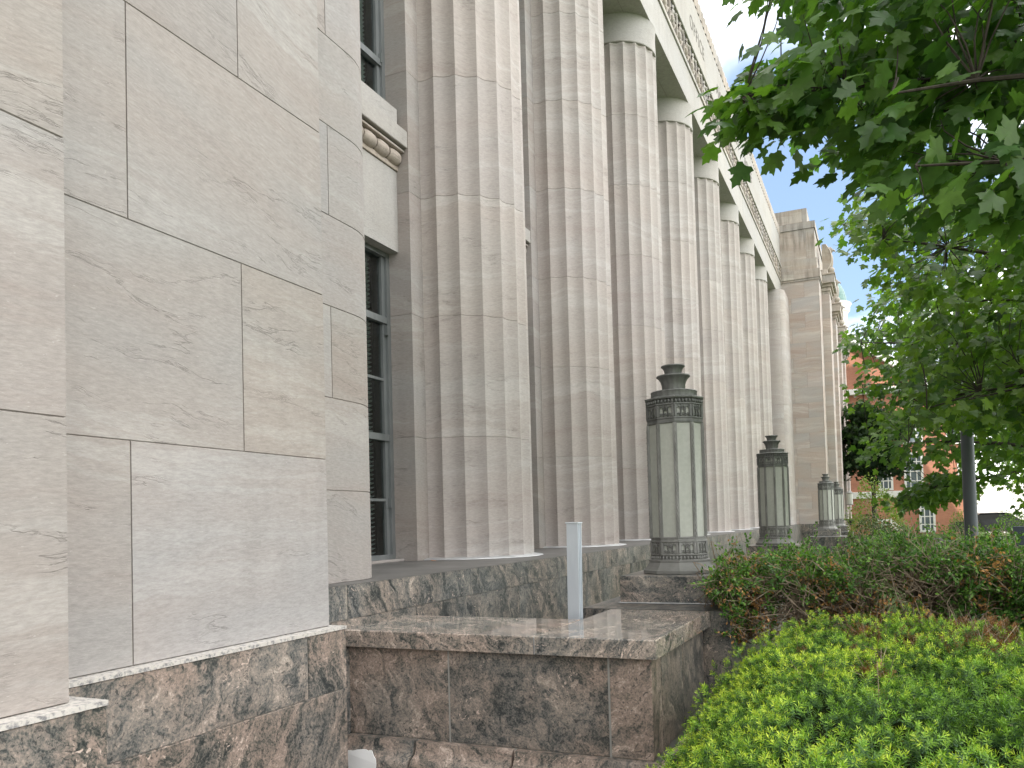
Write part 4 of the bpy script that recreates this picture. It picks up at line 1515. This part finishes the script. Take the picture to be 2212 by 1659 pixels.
def far_tree(label, x, y, h, r, col_a, col_b, n=2600, leaf=0.22, zlo=0.28, name='shade_tree', trunk_r=0.14, group=None, squash=1.0):
    root = empty(name, (x, y, 0), label, 'tree', group)
    cl = 34
    th = rng.uniform(0, 2 * PI, cl)
    ph = np.arccos(rng.uniform(-0.6, 1.0, cl))
    rad = rng.uniform(0.35, 0.95, cl) ** 0.7
    hz = h * (1 - zlo) / 2
    cc = np.stack([r * rad * np.sin(ph) * np.cos(th), r * rad * np.sin(ph) * np.sin(th), h * zlo + hz + hz * rad * np.cos(ph) * squash], 1)
    ci = rng.integers(0, cl, n)
    pos = cc[ci] + rng.normal(0, 1, (n, 3)) * np.array([0.24 * r, 0.24 * r, 0.13 * r])
    pos[:, 2] = np.maximum(pos[:, 2], h * zlo * 0.75)
    tip = rng.normal(0, 1, (n, 3)) + np.array([0, 0, -0.5])
    nrm = np.array([0, 0, 1.0]) + rng.normal(0, 0.6, (n, 3))
    T, Fc = maple_template(False)
    V, Fa, kk = scatter(T, Fc, pos, tip, nrm, leaf * rng.uniform(0.6, 1.2, n))
    m_ = np.clip(rng.normal(0.5, 0.25, n) + rng.normal(0, 0.18, cl)[ci], 0, 1)[:, None]
    tint = np.array(col_a) * (1 - m_) + np.array(col_b) * m_
    cr = arr_mesh('crown', V, Fa, M_FAR, root, np.repeat(tint, kk, axis=0))
    lm = MB()
    lm.tube([(0, 0, -0.05), (0.02, 0, h * 0.3), (-0.04, 0.05, h * 0.6), (0, 0, h * 0.9)], [trunk_r * 1.3, trunk_r, trunk_r * 0.7, 0.02], 9)
    for c in cc[:16]:
        z0_ = max(h * zlo * 0.7, c[2] - 0.7 * math.hypot(c[0], c[1]))
        lm.tube(smooth_curve((0, 0, z0_), c, 0.1, 5), [trunk_r * 0.4, trunk_r * 0.3, trunk_r * 0.22, trunk_r * 0.15, 0.01], 5)
    lm.build('trunk', M_BARK, root, 60)
    return root


YL_A, YL_B = (0.15, 0.22, 0.03), (0.30, 0.36, 0.055)
far_tree('sunlit yellow green tree behind the maples at the right edge', 8.0, 26.0, 9.5, 4.0, YL_A, YL_B, 4200, 0.20, 0.25)
far_tree('tall pale green tree behind the street pole', 6.4, 36.0, 11.0, 3.4, (0.07, 0.14, 0.025), (0.17, 0.24, 0.04), 3200, 0.22, 0.22)
far_tree('broad yellow green tree beyond the dark sign', 12.5, 44.0, 10.0, 4.8, YL_A, YL_B, 3600, 0.26, 0.22)
far_tree('slim leafy street tree left of the dark sign', 7.6, 47.0, 7.0, 2.4, (0.06, 0.13, 0.025), (0.13, 0.21, 0.04), 1800, 0.22, 0.32)
far_tree('far green tree over the parked cars', 10.6, 62.0, 8.0, 3.2, (0.07, 0.14, 0.03), (0.16, 0.24, 0.05), 2200, 0.26, 0.32)
far_tree('very dark glossy magnolia close against the far pavilion corner', -0.35, 50.0, 9.6, 1.7, (0.010, 0.026, 0.012), (0.032, 0.058, 0.026), 3800, 0.26, 0.12, 'magnolia_tree', 0.12)


def shrub(label, x, y, rx, ry, h, n, leaf, ca, cb, cat='shrub', name='shrub'):
    root = empty(name, (x, y, 0), label, cat)
    u = rng.normal(0, 1, (n, 3))
    u /= np.linalg.norm(u, axis=1, keepdims=True)
    u[:, 2] = np.abs(u[:, 2])
    lump = 1 + 0.14 * np.sin(5 * u[:, 0] + 2) * np.cos(4 * u[:, 1] + 1) + 0.08 * np.sin(11 * u[:, 2] + 5 * u[:, 0])
    pos = u * lump[:, None] * rng.uniform(0.72, 1.04, n)[:, None] ** 0.6 * np.array([rx, ry, h])
    tip = u + rng.normal(0, 0.6, (n, 3))
    nrm = u + rng.normal(0, 0.7, (n, 3)) + np.array([0, 0, 0.5])
    T = np.array([(0, 0, 0), (0.32, 0.45, 0.06), (0, 1.0, -0.1), (-0.32, 0.45, 0.06)])
    Fc = np.array([(0, 1, 2, 3)])
    V, Fa, kk = scatter(T, Fc, pos, tip, nrm, leaf * rng.uniform(0.6, 1.2, n))
    m_ = np.clip(rng.normal(0.4, 0.3, n) + 0.3 * (u[:, 2] - 0.4), 0, 1)[:, None]
    tint = np.array(ca) * (1 - m_) + np.array(cb) * m_
    arr_mesh('foliage', V, Fa, M_BOX, root, np.repeat(tint, kk, axis=0))
    lm = MB()
    for _ in range(14):
        a = rng.uniform(0, 2 * PI)
        lm.tube(smooth_curve((0.05 * math.cos(a), 0.05 * math.sin(a), -0.02), (rx * 0.6 * math.cos(a), ry * 0.6 * math.sin(a), h * rng.uniform(0.5, 0.85)), 0.1, 5), [0.025, 0.02, 0.015, 0.01, 0.005], 5)
    lm.build('stems', M_TWIG, root)
    return root


shrub('rounded dull green shrub beyond the hedge, right of the far lanterns', -0.10, 24.0, 0.92, 0.9, 1.50, 5200, 0.06, (0.022, 0.045, 0.014), (0.10, 0.13, 0.045))
shrub('feathery light yellow green bush behind the rounded shrub', -0.15, 31.0, 1.05, 0.9, 2.75, 3600, 0.085, (0.11, 0.17, 0.03), (0.22, 0.29, 0.06))
shrub('clipped bright green shrub left of the street pole', 3.05, 37.5, 0.85, 0.8, 1.55, 2200, 0.07, (0.06, 0.13, 0.02), (0.15, 0.24, 0.04))
shrub('bright green shrub between the street pole and the dark sign', 4.3, 33.0, 1.1, 0.8, 1.55, 2400, 0.07, (0.06, 0.13, 0.02), (0.15, 0.24, 0.04))
shrub('sunlit low shrub under the dark sign at the right edge', 3.2, 15.5, 1.2, 0.8, 1.05, 3200, 0.06, (0.05, 0.11, 0.025), (0.12, 0.20, 0.05))


# foreground yew: a clipped mound of needle shoots
def yew_h(x, y):
    base = 0.93 + 0.030 * np.sin(2.3 * x + 0.6) * np.cos(1.9 * y) + 0.022 * np.sin(5.1 * x + 1.3 * y) + 0.014 * np.sin(11 * x - 7 * y) + 0.012 * np.sin(17 * x + 13 * y)
    base = base + 0.035 * (y - 3.6)
    # falls away at the left flank and at the back
    xl = -1.02 - 0.03 * (y - 3.2)
    e = np.clip((x - xl) / 0.80, 0, 1)
    base = base * (1 - (1 - e) ** 2.0 * 0.70)
    e2 = np.clip((5.75 - y) / 0.5, 0, 1)
    base = base * (1 - (1 - e2) ** 2.2 * 0.7)
    e3 = np.clip((y - 1.15) / 0.5, 0, 1)
    base = base * (1 - (1 - e3) ** 2.2 * 0.8)
    e4 = np.clip((0.42 + 0.20 * y - x) / 0.5, 0, 1)
    base = base * (1 - (1 - e4) ** 2.2 * 0.7)
    return base


YW = empty('yew_hedge', (1.2, 3.8, 0), 'clipped yew hedge with bright yellow green new tips in the bottom right corner', 'hedge')
nC = 2450
cx_ = rng.uniform(-1.15, 1.6, nC * 3)
cy_ = rng.uniform(1.25, 5.72, nC * 3)
okm = (cx_ > np.maximum(-1.00 - 0.03 * (cy_ - 3.2), -1.10)) & (cx_ < 0.40 + 0.20 * cy_)
cx_, cy_ = cx_[okm][:nC], cy_[okm][:nC]
nC = len(cx_)
PER = 8
clump = np.repeat(np.arange(nC), PER)
ca_ = rng.uniform(0, 2 * PI, nC * PER)
cr_ = np.sqrt(rng.random(nC * PER)) * 0.055
gx = cx_[clump] + cr_ * np.cos(ca_)
gy = cy_[clump] + cr_ * np.sin(ca_)
clift = rng.normal(0, 0.042, nC)[clump]
nS = len(gx)
hz_ = yew_h(gx, gy)
e_ = 0.012
nx_ = -(yew_h(gx + e_, gy) - yew_h(gx - e_, gy)) / (2 * e_)
ny_ = -(yew_h(gx, gy + e_) - yew_h(gx, gy - e_)) / (2 * e_)
nn = np.stack([nx_, ny_, np.ones(nS)], 1)
nn /= np.linalg.norm(nn, axis=1, keepdims=True)
# on the steep flank sample also down the side
low = (rng.random(nC) < 0.52)[clump]
depth_in = np.where(low, rng.uniform(0.05, 0.13, nS), 0.03 - clift + cr_ * 0.45)
base_p = np.stack([gx, gy, hz_], 1) - nn * depth_in[:, None]
fan = np.stack([np.cos(ca_), np.sin(ca_), np.zeros(nS)], 1) * (cr_ / 0.055)[:, None]
sdir = nn * 0.75 + np.array([0, -0.12, 0.25]) + fan * 0.95 + rng.normal(0, 0.22, (nS, 3))
sdir /= np.linalg.norm(sdir, axis=1, keepdims=True)
slen = rng.uniform(0.026, 0.055, nS)


def vnoise(x, y, s, seed):
    r = np.random.default_rng(seed)
    tot = np.zeros_like(x)
    for _ in range(7):
        a, b, c = r.normal(0, s), r.normal(0, s), r.uniform(0, 6.28)
        tot += np.sin(a * x + b * y + c)
    return tot / 7 ** 0.5


brown = vnoise(gx, gy, 4.5, 3) * 0.55 + vnoise(gx, gy, 11.0, 5) * 0.4 + 0.85 * np.clip((gx - 0.15), -1.2, 0.75) + 0.35 * (gy - 4.2) - 0.18
is_b = brown > (rng.normal(0.55, 0.25, nC)[clump] + rng.normal(0, 0.06, nS))
light = np.clip(0.62 + 0.25 * vnoise(gx, gy, 3.0, 9) + rng.normal(0, 0.22, nC)[clump] + rng.normal(0, 0.1, nS), 0, 1)
NN = 18
tt = (np.arange(NN) + 0.5) / NN
ang = np.arange(NN) * 2.4
T4 = np.array([(0, 0, 0), (0.105, 0.5, 0.0), (0, 1.0, -0.06), (-0.105, 0.5, 0.0)])
side = np.cross(sdir, rng.normal(0, 1, (nS, 3)))
side /= np.linalg.norm(side, axis=1, keepdims=True)
side2 = np.cross(sdir, side)
pos = base_p[:, None] + sdir[:, None] * (slen[:, None] * tt[None])[:, :, None]
rdir = side[:, None] * np.cos(ang)[None, :, None] + side2[:, None] * (np.sin(ang) * 0.55)[None, :, None]
tipd = rdir * (1.05 - 0.30 * tt)[None, :, None] + sdir[:, None] * (0.25 + 0.55 * tt ** 2)[None, :, None]
nl = np.where(tt > 0.9, 0.72, 1.0)[None] * rng.uniform(0.016, 0.024, (nS, 1))
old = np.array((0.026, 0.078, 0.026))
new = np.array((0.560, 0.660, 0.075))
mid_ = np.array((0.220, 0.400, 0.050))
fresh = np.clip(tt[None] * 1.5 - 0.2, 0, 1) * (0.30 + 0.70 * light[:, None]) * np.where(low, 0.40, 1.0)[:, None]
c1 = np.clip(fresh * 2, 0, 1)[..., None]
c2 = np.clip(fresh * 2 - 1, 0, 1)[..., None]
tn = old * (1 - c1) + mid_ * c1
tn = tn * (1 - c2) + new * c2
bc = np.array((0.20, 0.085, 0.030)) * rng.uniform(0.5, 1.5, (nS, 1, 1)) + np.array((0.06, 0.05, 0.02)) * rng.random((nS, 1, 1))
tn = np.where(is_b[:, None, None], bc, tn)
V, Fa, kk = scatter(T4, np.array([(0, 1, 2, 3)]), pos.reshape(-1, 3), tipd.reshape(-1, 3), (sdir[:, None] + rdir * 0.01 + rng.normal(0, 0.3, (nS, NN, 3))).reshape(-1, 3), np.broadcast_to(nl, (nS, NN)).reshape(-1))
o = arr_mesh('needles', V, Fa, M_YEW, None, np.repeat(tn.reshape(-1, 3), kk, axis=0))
yinv = Matrix.Translation((-1.2, -3.8, 0))
o.parent = YW
o.matrix_parent_inverse = yinv
# woody body under the shoots
xs_ = np.linspace(-1.15, 3.6, 90)
ys_ = np.linspace(1.25, 5.68, 85)
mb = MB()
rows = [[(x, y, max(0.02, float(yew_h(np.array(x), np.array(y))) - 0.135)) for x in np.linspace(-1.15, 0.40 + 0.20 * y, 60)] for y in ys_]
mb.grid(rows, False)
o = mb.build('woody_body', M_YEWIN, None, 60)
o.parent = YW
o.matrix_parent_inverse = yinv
mb = MB()
bi = rng.permutation(np.where(is_b)[0])[:900]
for i in bi:
    p0 = base_p[i] - sdir[i] * 0.05
    mb.tube([p0, p0 + sdir[i] * 0.06 + rng.normal(0, 0.01, 3), p0 + sdir[i] * (0.10 + 0.09 * rng.random()) + rng.normal(0, 0.03, 3)], [0.0022, 0.0017, 0.0010], 3)
o = mb.build('dead_twigs', M_TWIG)
o.parent = YW
o.matrix_parent_inverse = yinv

# patchy hedge behind it: bare twigs, dry leaves, green top
HG = empty('patchy_hedge', (1.2, 7.2, 0), 'half bare hedge with brown twigs and dry leaves under a green top beside the lantern', 'hedge')
hinv = Matrix.Translation((-1.2, -7.2, 0))
mbt = MB()
gpos, gtip, gcol, gsz = [], [], [], []
stems = [(-0.84 + 0.30 * k + rng.uniform(-0.1, 0.1), 6.5 + rng.uniform(-0.25, 0.25)) for k in range(10)]
knots = []
for sx_, sy_ in stems:
    for q in range(3):
        e = np.array([sx_ + rng.normal(0, 0.16), sy_ + rng.normal(0, 0.18), rng.uniform(0.68, 0.98)])
        cv = smooth_curve((sx_ + rng.normal(0, 0.03), sy_, -0.02), e, 0.0, 5, 0.06)
        mbt.tube(cv, [0.020, 0.017, 0.014, 0.012, 0.009], 5)
        knots += cv[2:]
knots = np.array(knots)
NT_ = 3400
for i in range(NT_):
    x = rng.uniform(-1.08, 1.75)
    u = rng.random()
    topz = 1.30 + 0.055 * math.sin(3.3 * x + 0.6) + 0.04 * math.sin(9 * x + 1) + rng.normal(0, 0.02) - (0.05 * max(0, -0.75 - x) / 0.3)
    if u < 0.48:
        e = np.array([x, rng.uniform(5.95, 7.6) if x > -0.93 else rng.uniform(5.80, 6.2), topz - abs(rng.normal(0, 0.055))])
        zone = 'top'
    elif u < 0.87:
        zz = rng.uniform(0.72, topz - 0.05)
        e = np.array([x, 5.84 + 0.22 * (1 - (zz - 0.7) / 0.7) + abs(rng.normal(0, 0.09)), zz])
        zone = 'front'
    else:
        e = np.array([-1.06 + abs(rng.normal(0, 0.09)), rng.uniform(5.80, 6.5), rng.uniform(0.78, topz)])
        zone = 'end'
    d2 = ((knots - e) ** 2).sum(1) + rng.uniform(0, 0.12, len(knots))
    kn = knots[np.argmin(d2)]
    cv = smooth_curve(kn, e, 0.03, 5, 0.13)
    mbt.tube(cv, [0.0065, 0.005, 0.0038, 0.003, 0.0017], 3, caps=False)
    for _ in range(2):                          # side shoots
        b0 = cv[rng.integers(3, 5)]
        dv = (cv[-1] - cv[-2])
        dv = dv / (np.linalg.norm(dv) + 1e-9) * 0.6 + rng.normal(0, 0.55, 3)
        L = rng.uniform(0.05, 0.16)
        b1 = b0 + dv * L
        mbt.tube([b0, (b0 + b1) / 2 + rng.normal(0, 0.008, 3), b1], [0.0026, 0.002, 0.0012], 3, caps=False)
        ends = (b0, b1)
        grn = {'top': 0.93, 'front': 0.10, 'end': 0.45}[zone]
        if x > 0.40 and zone == 'front':
            grn = min(0.95, 0.30 + 1.4 * (x - 0.40))
        if zone == 'front' and e[2] > topz - 0.13:
            grn = max(grn, 0.6)
        r = rng.random()
        patch = math.sin(4.1 * x + 1.0) * math.cos(7.3 * e[2] + 2 * x) + 0.5 * math.sin(13 * x)
        if r < grn * (0.82 + 0.3 * patch if zone != 'front' else 1.0):
            nl_ = rng.integers(16, 27)
            for _k in range(nl_):
                t = rng.random()
                gpos.append(b0 * (1 - t) + b1 * t + rng.normal(0, 0.012, 3))
                gtip.append(dv + rng.normal(0, 0.6, 3))
                c = np.array((0.070, 0.170, 0.034)) if rng.random() < 0.6 else np.array((0.155, 0.300, 0.050))
                gcol.append(c * rng.uniform(0.6, 1.3))
                gsz.append(rng.uniform(0.020, 0.034))
        elif r < grn + 0.40 and patch > -0.15:
            for _k in range(rng.integers(6, 13)):
                t = rng.random()
                gpos.append(b0 * (1 - t) + b1 * t + rng.normal(0, 0.012, 3))
                gtip.append(dv + rng.normal(0, 0.8, 3) + np.array([0, 0, -0.4]))
                gcol.append(np.array((0.42, 0.215, 0.075)) * rng.uniform(0.45, 1.35) + np.array((0.04, 0.03, 0.02)))
                gsz.append(rng.uniform(0.018, 0.032))
o = mbt.build('twigs', M_TWIG)
o.parent = HG
o.matrix_parent_inverse = hinv
T5 = np.array([(0, 0, 0), (0.28, 0.4, 0.07), (0.16, 0.8, 0.03), (0, 1.0, -0.05), (-0.16, 0.8, 0.03), (-0.28, 0.4, 0.07)])
nG = len(gpos)
V, Fa, kk = scatter(T5, np.array([(0, 1, 2, 3, 4, 5)]), np.array(gpos), np.array(gtip), np.array([0, -0.3, 1.0]) + rng.normal(0, 0.6, (nG, 3)), np.array(gsz))
o = arr_mesh('leaves', V, Fa, M_BOX, None, np.repeat(np.array(gcol), kk, axis=0))
o.parent = HG
o.matrix_parent_inverse = hinv
shrub('dense dark green hedge end at the right edge behind the yew', 1.30, 6.05, 0.72, 0.60, 1.30, 9000, 0.034, (0.020, 0.058, 0.016), (0.062, 0.130, 0.032), 'hedge', 'hedge_end')

# ================================================================== STREET POLE AND SIGN
SP = empty('street_pole', (1.03, 11.8, 0), 'slate grey street lamp pole rising from the hedge into the maple leaves', 'lamp post')
mb = MB()
mb.lathe([(0.10, 0.0), (0.10, 0.5), (0.080, 0.52), (0.075, 2.5), (0.060, 6.6), (0.03, 6.62)], 16)
kid(SP, mb.build('shaft', M_POLE, None, 40))
mb = MB()
mb.tube([(0, 0, 6.4), (0.3, 0, 6.75), (0.8, 0, 6.9), (1.3, 0, 6.9)], 0.035, 8)
kid(SP, mb.build('arm', M_POLE, None, 40))
mb = MB()
mb.box(1.2, 1.75, -0.13, 0.13, 6.82, 6.96, bev=0.03)
kid(SP, mb.build('luminaire', M_POLE))

q0, q1 = at(2187, 1137, 27.0), at(2187, 1187, 27.0)
SG = empty('sign_board', (q0[0], 27.0, 0), 'dark navy sign with gold lettering cut off by the right edge', 'sign')
W_ = 1.9
mb = MB()
mb.box(0, W_, -0.04, 0.04, q1[2], q0[2], bev=0.01)
kid(SG, mb.build('board', M_SIGN))
for xx in (0.12, W_ - 0.12):
    mb = MB()
    mb.box(xx - 0.05, xx + 0.05, 0.045, 0.14, 0, q0[2] - 0.05)
    kid(SG, mb.build('post', M_SIGN))
hh = q0[2] - q1[2]
o = text_mesh("WEST", hh * 0.27, 0.004, 'lettering', M_GOLD, spacing=1.25)
place_text(o, mx((1, 0, 0), (0, 0, 1), (0, -1, 0), (0.30, -0.046, q0[2] - hh * 0.48)))
kid(SG, o)
mb = MB()
mb.box(0.30, 1.25, -0.048, -0.041, q0[2] - hh * 0.64, q0[2] - hh * 0.57)
kid(SG, mb.build('gold_line', M_GOLD))
mb = MB()
c0 = at(2196, 1186, 22.0)
pts = [(-0.02, 0, 0), (-0.02, 0, c0[2] - 0.06), (0.02, 0, c0[2] - 0.01), (0.08, 0, c0[2]), (0.75, 0, c0[2] - 0.12), (0.80, 0, c0[2] - 0.2), (0.80, 0, 0)]
mb.tube(pts, 0.028, 8)
o = mb.build('handrail', M_WHITE, None, 50, (c0[0], 22.0, 0))
props(o, 'white bent tube handrail just under the dark sign', 'handrail')

# ================================================================== BRICK HALL WITH CUPOLA
YB = 68.0


def bx_(px):
    return at(px, 1100, YB)[0]


def bz_(px, py):
    return at(px, py, YB)[2]


BH = empty('brick_hall', (bx_(1900), YB, 0), 'red brick hall with white trim, gable and green copper cupola behind the maples', 'building')
binv = Matrix.Translation((-bx_(1900), -YB, 0))


def bpart(mb, name, mat, smooth=None, parent=None):
    o = mb.build(name, mat, None, smooth)
    if parent is not None:
        o.parent = parent
    else:
        o.parent = BH
        o.matrix_parent_inverse = binv
    return o


xl, xr = -16.0, bx_(2110)
zt = bz_(1930, 848)
mb = MB()
mb.box(xl, xr, YB, YB + 16, 0, zt)
wall_ob = bpart(mb, 'wall', M_BRICK)
# gable over the left part
xg = bx_(1790)
zg = zt + 5.6
xe = xg + 7.0
mb = MB()
mb.face([(2 * xg - xe, YB - 0.02, zt + 0.3), (xe, YB - 0.02, zt + 0.3), (xg, YB - 0.02, zg)])
bpart(mb, 'gable', M_BRICK)
mb = MB()
mb.box(xl, xr + 0.3, YB - 0.45, YB + 16.3, zt, zt + 0.45, bev=0.05)
for sg in (-1, 1):
    p0 = np.array([xg + sg * 7.4, YB - 0.3, zt + 0.45])
    p1 = np.array([xg, YB - 0.3, zg + 0.35])
    d = p1 - p0
    u = d / np.linalg.norm(d)
    nrm = np.array([-u[2], 0, u[0]]) * (1 if sg < 0 else -1)
    mb.obox((p0 + p1) / 2, d / 2, (0, 0.32, 0), nrm * 0.28 if sg < 0 else -nrm * -0.28)
z_b = bz_(1900, 1076)
mb.box(xl, xr + 0.05, YB - 0.12, YB - 0.001, z_b, z_b + 0.5, bev=0.02)
bpart(mb, 'cornice', M_WHITE)
mb = MB()
mb.face([(xg, YB + 0.1, zg + 0.62), (xe + 0.5, YB + 0.1, zt + 0.5), (xe + 0.5, YB + 16, zt + 0.5), (xg, YB + 16, zg + 0.62)])
mb.face([(xg, YB + 0.1, zg + 0.62), (xg, YB + 16, zg + 0.62), (2 * xg - xe - 0.5, YB + 16, zt + 0.5), (2 * xg - xe - 0.5, YB + 0.1, zt + 0.5)])
mb.face([(xe, YB, zt + 0.46), (xr + 0.3, YB, zt + 0.46), (xr - 1, YB + 6, zt + 3.5), (xe, YB + 6, zt + 3.5)])
bpart(mb, 'roof', M_SLATE)


def bwin(x0, x1, z0, z1):
    mb = MB()
    f = 0.16
    for a in ((x0, x0 + f, z0, z1), (x1 - f, x1, z0, z1), (x0 + f, x1 - f, z0, z0 + f), (x0 + f, x1 - f, z1 - f, z1)):
        mb.box(a[0], a[1], YB - 0.10, YB - 0.002, a[2], a[3])
    for k in (1, 2):
        xx = x0 + (x1 - x0) * k / 3
        mb.box(xx - 0.035, xx + 0.035, YB - 0.07, YB - 0.003, z0 + f, z1 - f)
    nz = 4
    for k in range(1, nz):
        zz = z0 + (z1 - z0) * k / nz
        mb.box(x0 + f, x1 - f, YB - 0.065, YB - 0.004, zz - 0.035, zz + 0.035)
    w = bpart(mb, 'window', M_WHITE)
    mb = MB()
    mb.face([(x0 + 0.1, YB - 0.03, z0 + 0.1), (x1 - 0.1, YB - 0.03, z0 + 0.1), (x1 - 0.1, YB - 0.03, z1 - 0.1), (x0 + 0.1, YB - 0.03, z1 - 0.1)])
    bpart(mb, 'pane', M_BLINDG, parent=w)


M_BLINDG = simple("far window pane", (0.10, 0.13, 0.15), (0.16, 0.19, 0.21), 3.0, 0.15)
for (pa, pb_, ya, yb_) in ((1956, 1998, 1060, 978), (2072, 2100, 1060, 978), (1900, 1932, 1060, 978), (1956, 2000, 960, 886), (2050, 2085, 960, 886), (1985, 2020, 1150, 1082)):
    bwin(bx_(pa), bx_(pb_), bz_(pa, ya), bz_(pa, yb_))
# cupola
xq = bx_(1787) * 80 / YB * 1.0
YC = 80.0
xq = at(1787, 660, YC)[0]
zq = at(1787, 661, YC)[2]
rq = at(1830, 661, YC)[0] - xq
hq = at(1787, 602, YC)[2] - zq
mb = MB()
mb.lathe([(rq * 0.98, zq - 4.2), (rq * 0.98, zq - 3.4)], 8, (xq, YC), PI / 8)
for k in range(8):
    a = PI / 8 + 2 * PI * k / 8
    mb.lathe([(0.34, zq - 3.4), (0.30, zq - 1.2)], 8, (xq + rq * 0.86 * math.cos(a), YC + rq * 0.86 * math.sin(a)))
mb.lathe([(rq * 0.95, zq - 1.75), (rq * 1.0, zq - 1.7), (rq * 1.0, zq - 0.85), (rq * 1.12, zq - 0.75), (rq * 1.14, zq - 0.35), (rq * 1.22, zq - 0.12), (rq * 1.22, zq)], 16, (xq, YC))
bpart(mb, 'cupola_drum', M_WHITE)
mb = MB()
mb.lathe([(rq * 0.8, zq - 3.4), (rq * 0.8, zq - 1.7)], 12, (xq, YC))
mb.box(xq - 3, xq + 3, YC - 3, YC + 3, zt, zq - 4.2)
bpart(mb, 'cupola_core', M_BRICK)
mb = MB()
prof = []
for t in np.linspace(0, PI / 2, 12):
    prof.append((max(0.08, rq * math.cos(t)), zq + hq * math.sin(t)))
    prof.append((max(0.07, rq * math.cos(t) * 0.985), zq + hq * math.sin(t) + 0.03))
mb.lathe(prof, 24, (xq, YC))
mb.lathe([(0.2, zq + hq), (0.12, zq + hq + 0.6), (0.02, zq + hq + 1.6)], 8, (xq, YC))
bpart(mb, 'dome', M_COPPER)
# white landing with railing
x0_, x1_ = at(1886, 1130, 60.0)[0], at(1926, 1130, 60.0)[0]
z0_, z1_ = at(1900, 1162, 60.0)[2], at(1900, 1124, 60.0)[2]
SR = empty('stair_railing', (x0_, 60.0, 0), 'white railed stair landing in front of the brick hall', 'railing')
mb = MB()
wz = x1_ - x0_
for k in range(5):
    zz = z0_ + (z1_ - z0_) * k / 4
    mb.box(0, wz, -0.05, 0.05, zz - 0.06, zz + 0.06)
    mb.obox((wz + 0.55, 0, zz - 0.55), (0.55, 0, -0.55), (0, 0.05, 0), (0.04, 0, 0.05)) if k > 1 else None
for xx in (0.0, wz * 0.5, wz):
    mb.box(xx - 0.07, xx + 0.07, -0.06, 0.06, 0, z1_ + 0.1)
kid(SR, mb.build('rails', M_WHITE))
mb = MB()
mb.box(-0.2, wz + 0.1, 0.1, 3.0, 0, z0_ - 0.1)
for k in range(4):
    mb.box(wz + 0.1 + 0.3 * k, wz + 0.4 + 0.3 * k, 0.1, 3.0, 0, (z0_ - 0.1) * (1 - (k + 1) / 5))
kid(SR, mb.build('landing', M_CONC))


# ================================================================== PARKED CARS
def car(label, x, y, rz, paint):
    root = empty('parked_car', (x, y, 0), label, 'car', None, rz)
    prof = [(-2.2, 0.35), (-2.25, 0.75), (-2.0, 0.95), (-1.25, 1.02), (-0.65, 1.45), (0.75, 1.47), (1.45, 1.02), (2.1, 0.9), (2.25, 0.6), (2.2, 0.35)]
    mb = MB()
    rws = []
    for yy, k in ((-0.86, 0.92), (-0.90, 1.0), (0.90, 1.0), (0.86, 0.92)):
        rws.append([(px * (0.985 if k < 1 else 1), yy * (0.82 if pz > 1.2 else 1.0), 0.35 + (pz - 0.35) * (k if pz > 1.2 else 1)) for px, pz in prof])
    mb.grid(rws, True)
    mb.cap(rws[0], flip=True)
    mb.cap(rws[-1])
    kid(root, mb.build('body', paint, None, 35))
    mb = MB()
    for yy in (-0.835, 0.835):
        mb.box(-1.0, 1.05, min(yy, yy * 0.93), max(yy, yy * 0.93), 1.04, 1.36)
    mb.obox((-0.99, 0, 1.24), (0.20, 0, 0.16), (0, 0.62, 0), (-0.012, 0, 0.016))
    mb.obox((1.12, 0, 1.25), (0.24, 0, -0.17), (0, 0.62, 0), (0.012, 0, 0.016))
    kid(root, mb.build('windows', M_BLACK))
    for xx in (-1.35, 1.4):
        for yy in (-0.86, 0.70):
            mb = MB()
            rr = []
            for r_, y_ in ((0.20, yy - 0.001), (0.33, yy), (0.34, yy + 0.04), (0.34, yy + 0.14), (0.33, yy + 0.17), (0.2, yy + 0.171)):
                rr.append([(xx + r_ * math.cos(a), y_, 0.34 + r_ * math.sin(a)) for a in np.linspace(0, 2 * PI, 18, endpoint=False)])
            mb.grid(rr, True)
            mb.cap(rr[0])
            mb.cap(rr[-1], flip=True)
            kid(root, mb.build('wheel', M_BLACK, None, 40))
    return root


car('black parked car glimpsed right of the street pole', at(2140, 1120, 58)[0], 58.0, 0.05, M_CARP)
car('white parked car behind the black one', at(2128, 1112, 72)[0], 72.0, 0.0, M_CARW)
mb = MB()
mb.box(bx_(2112) + 2.0, 60, 92, 104, 0, 4.6, bev=0.05)
for k in range(14):
    mb.box(bx_(2112) + 3.5 + 3.4 * k, bx_(2112) + 5.3 + 3.4 * k, 91.95, 92.0, 1.2, 3.0, (0.5, 0.5, 0.5, 0))
o = mb.build('white_building', M_WHITE)
props(o, 'low white building in bright sun at the far end of the street', 'building')
